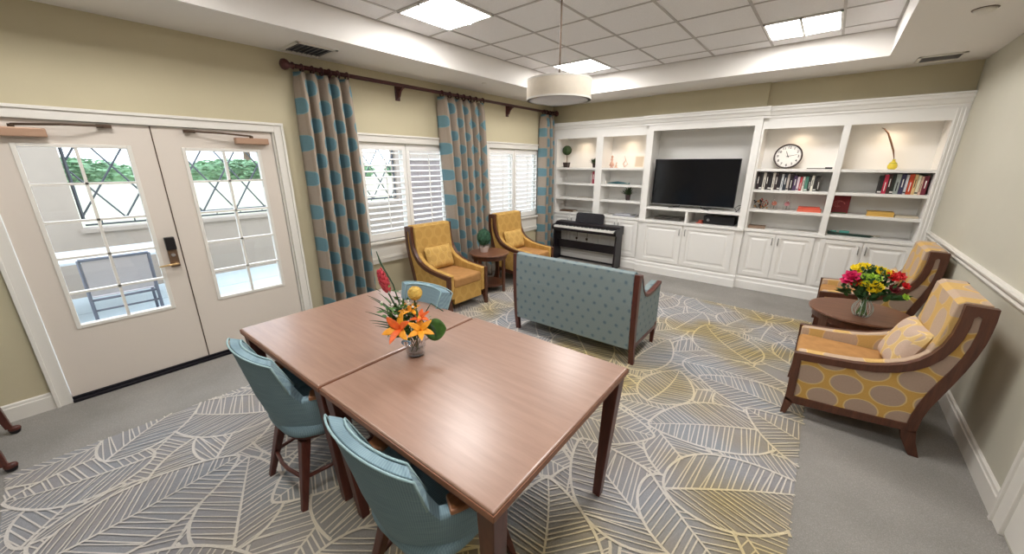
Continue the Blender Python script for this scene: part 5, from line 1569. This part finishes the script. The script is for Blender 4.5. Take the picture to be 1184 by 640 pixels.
m.build('ribbon', plain('pale_blue_ribbon', rgb(150, 190, 226), 0.5), t, smooth=True, solid=0.001)

# ------------------------------------------------------------------ bright bouquet on the right side table
VX, VY, VZ = 0.425, 4.215, 0.555
t = thing('ribbed_glass_vase', 'round ribbed glass vase on the side table between the flowered armchairs', 'vase', (VX, VY, VZ))
def rib(u, v):
    prof = [(0.040, 0.0), (0.055, 0.012), (0.068, 0.05), (0.066, 0.085), (0.050, 0.115), (0.038, 0.132), (0.044, 0.15), (0.050, 0.158)]
    k = v * (len(prof) - 1); i = int(min(k, len(prof) - 1.001)); f = k - i
    r = prof[i][0] * (1 - f) + prof[i + 1][0] * f; z = prof[i][1] * (1 - f) + prof[i + 1][1] * f
    r *= 1 + 0.025 * math.cos(14 * 2 * PI * u)
    return (r * math.cos(2 * PI * u), r * math.sin(2 * PI * u), z)
m = MB(); m.grid(rib, 112, 18, True); m.lathe([(0.0, 0.0), (0.040, 0.0), (0.038, 0.006), (0.0, 0.008)], 32); m.build('vase_glass', M_pane, t, smooth=True)
m = MB()
for k in range(16):
    a = k * 2.4; r = 0.03
    m.tube([(r * 1.2 * math.cos(a), r * 1.2 * math.sin(a), 0.012), (r * 0.6 * math.cos(a + 2), r * 0.6 * math.sin(a + 2), 0.15)], 0.0035, 5)
m.build('stems', M_green, t)
m = MB()
for k in range(14):
    a = 2 * PI * k / 14
    m.tube([tuple(rib(k / 14, q / 10)) for q in range(11)], 0.0022, 4)
m.build('glass_ribs', plain('silvery_glass_rib', rgb(190, 206, 200), 0.15, 0.0), t)
bq = thing('mixed_bouquet', 'bright bouquet of yellow, magenta and red flowers on the round side table', 'flower arrangement', (VX, VY, VZ + 0.15))
YW = 10.0
RT = Vector((1, 0.05, 0)).normalized(); FW_ = Vector((0.05, -1, 0)).normalized()
def blossom(name, loc, r, mat, n=26, layers=3, d=None):
    loc = Vector((loc.x * 0.86, loc.y * 0.86, loc.z * 1.12 + 0.03)); r = r * 1.22; d = d or (FW_ * 0.75 + UP * 0.8 + Vector((loc.x * 2.5, 0, 0)))
    m = MB(); d = d or (Vector(loc) + UP * 0.10)
    for l in range(layers):
        kk = max(5, n // layers)
        for k in range(kk):
            M = aim(loc, d, 2 * PI * k / kk + l * 0.5) @ Matrix.Rotation(0.25 + 0.42 * l, 4, 'X')
            petal(m, M, r * (1 - 0.18 * l), r * 0.34, 0.5, 4, 0.4)
    return m.build(name, mat, bq, smooth=True, solid=0.001)
M_yf = plain('bright_yellow_petals', rgb(246, 220, 30), 0.6, var=0.08, vscale=60)
M_mag = plain('magenta_petals', rgb(206, 28, 92), 0.55, var=0.15, vscale=60)
M_red = plain('scarlet_petals', rgb(214, 26, 34), 0.55, var=0.15, vscale=60)
M_drk = plain('deep_red_petals', rgb(104, 14, 24), 0.55, var=0.15)
M_lime = plain('lime_petals', rgb(172, 210, 70), 0.6, var=0.1)
for (r, u, f, s) in ((-0.105, 0.185, 0.0, 0.036), (-0.055, 0.215, -0.02, 0.036), (-0.14, 0.205, 0.02, 0.03), (0.055, 0.195, 0.0, 0.042), (0.10, 0.19, 0.02, 0.036), (0.02, 0.20, -0.05, 0.034),
                     (-0.03, 0.105, 0.10, 0.036), (0.02, 0.115, 0.10, 0.036), (0.055, 0.095, 0.10, 0.034), (0.0, 0.07, 0.11, 0.034), (-0.06, 0.10, 0.09, 0.030), (0.045, 0.065, 0.10, 0.03), (-0.085, 0.21, -0.06, 0.032)):
    blossom('yellow_flower', L3(r, u, f), s, M_yf, 18, 2)
for (r, u, f, s, mt) in ((-0.145, 0.135, 0.06, 0.062, M_mag), (-0.175, 0.105, 0.05, 0.045, M_mag), (-0.115, 0.10, 0.07, 0.045, M_red), (0.135, 0.170, 0.03, 0.050, M_red), (0.185, 0.175, 0.0, 0.042, M_red), (0.235, 0.115, 0.02, 0.034, M_red)):
    blossom('red_rose' if mt is M_red else 'magenta_flower', L3(r, u, f), s, mt, 30, 4)
blossom('deep_red_flower', L3(0.16, 0.085, 0.06), 0.042, M_drk, 24, 3)
for (r, u, f, s) in ((-0.06, 0.155, 0.07, 0.034), (-0.01, 0.16, 0.07, 0.034), (0.035, 0.15, 0.07, 0.034), (-0.035, 0.125, 0.085, 0.03), (0.255, 0.035, 0.03, 0.03)):
    blossom('lime_flower', L3(r, u, f), s, M_lime, 18, 3)
m = MB(); rs = np.random.RandomState(31)
for k in range(600):
    a = rs.uniform(0, 2 * PI); e = rs.uniform(-0.25, 1.45); q = rs.uniform(0.25, 1.0)
    c = Vector((math.cos(a) * math.cos(e) * 0.165 * q, math.sin(a) * math.cos(e) * 0.15 * q, 0.035 + math.sin(e) * 0.20 * q + 0.04))
    M = aim(c, c + Vector((rs.normal() * 0.05, rs.normal() * 0.05, 0.05)), rs.uniform(0, 6)) @ Matrix.Rotation(0.9, 4, 'X')
    petal(m, M, rs.uniform(0.03, 0.055), 0.011, 0.5, 4)
for k in range(12):
    a = 2 * PI * k / 12; M = aim(Vector((math.cos(a) * 0.03, math.sin(a) * 0.03, 0.0)), (math.cos(a) * 0.4, math.sin(a) * 0.4, 0.8), k) @ Matrix.Rotation(0.6, 4, 'X')
    petal(m, M, 0.10, 0.018, 0.5, 5)
for (r, u) in ((0.20, 0.06), (0.24, 0.05), (-0.19, 0.06), (-0.20, 0.05), (0.26, 0.08)):
    petal(m, aim(L3(r * 0.5, u * 0.6), L3(r, u), 1.0) @ Matrix.Rotation(0.05, 4, 'X') @ Matrix.Rotation(PI / 2, 4, 'X'), abs(r) * 0.6, 0.014, 0.3, 6)
m.build('foliage', plain('bouquet_greens', rgb(44, 84, 36), 0.6, var=0.35, vscale=25), bq, smooth=True)
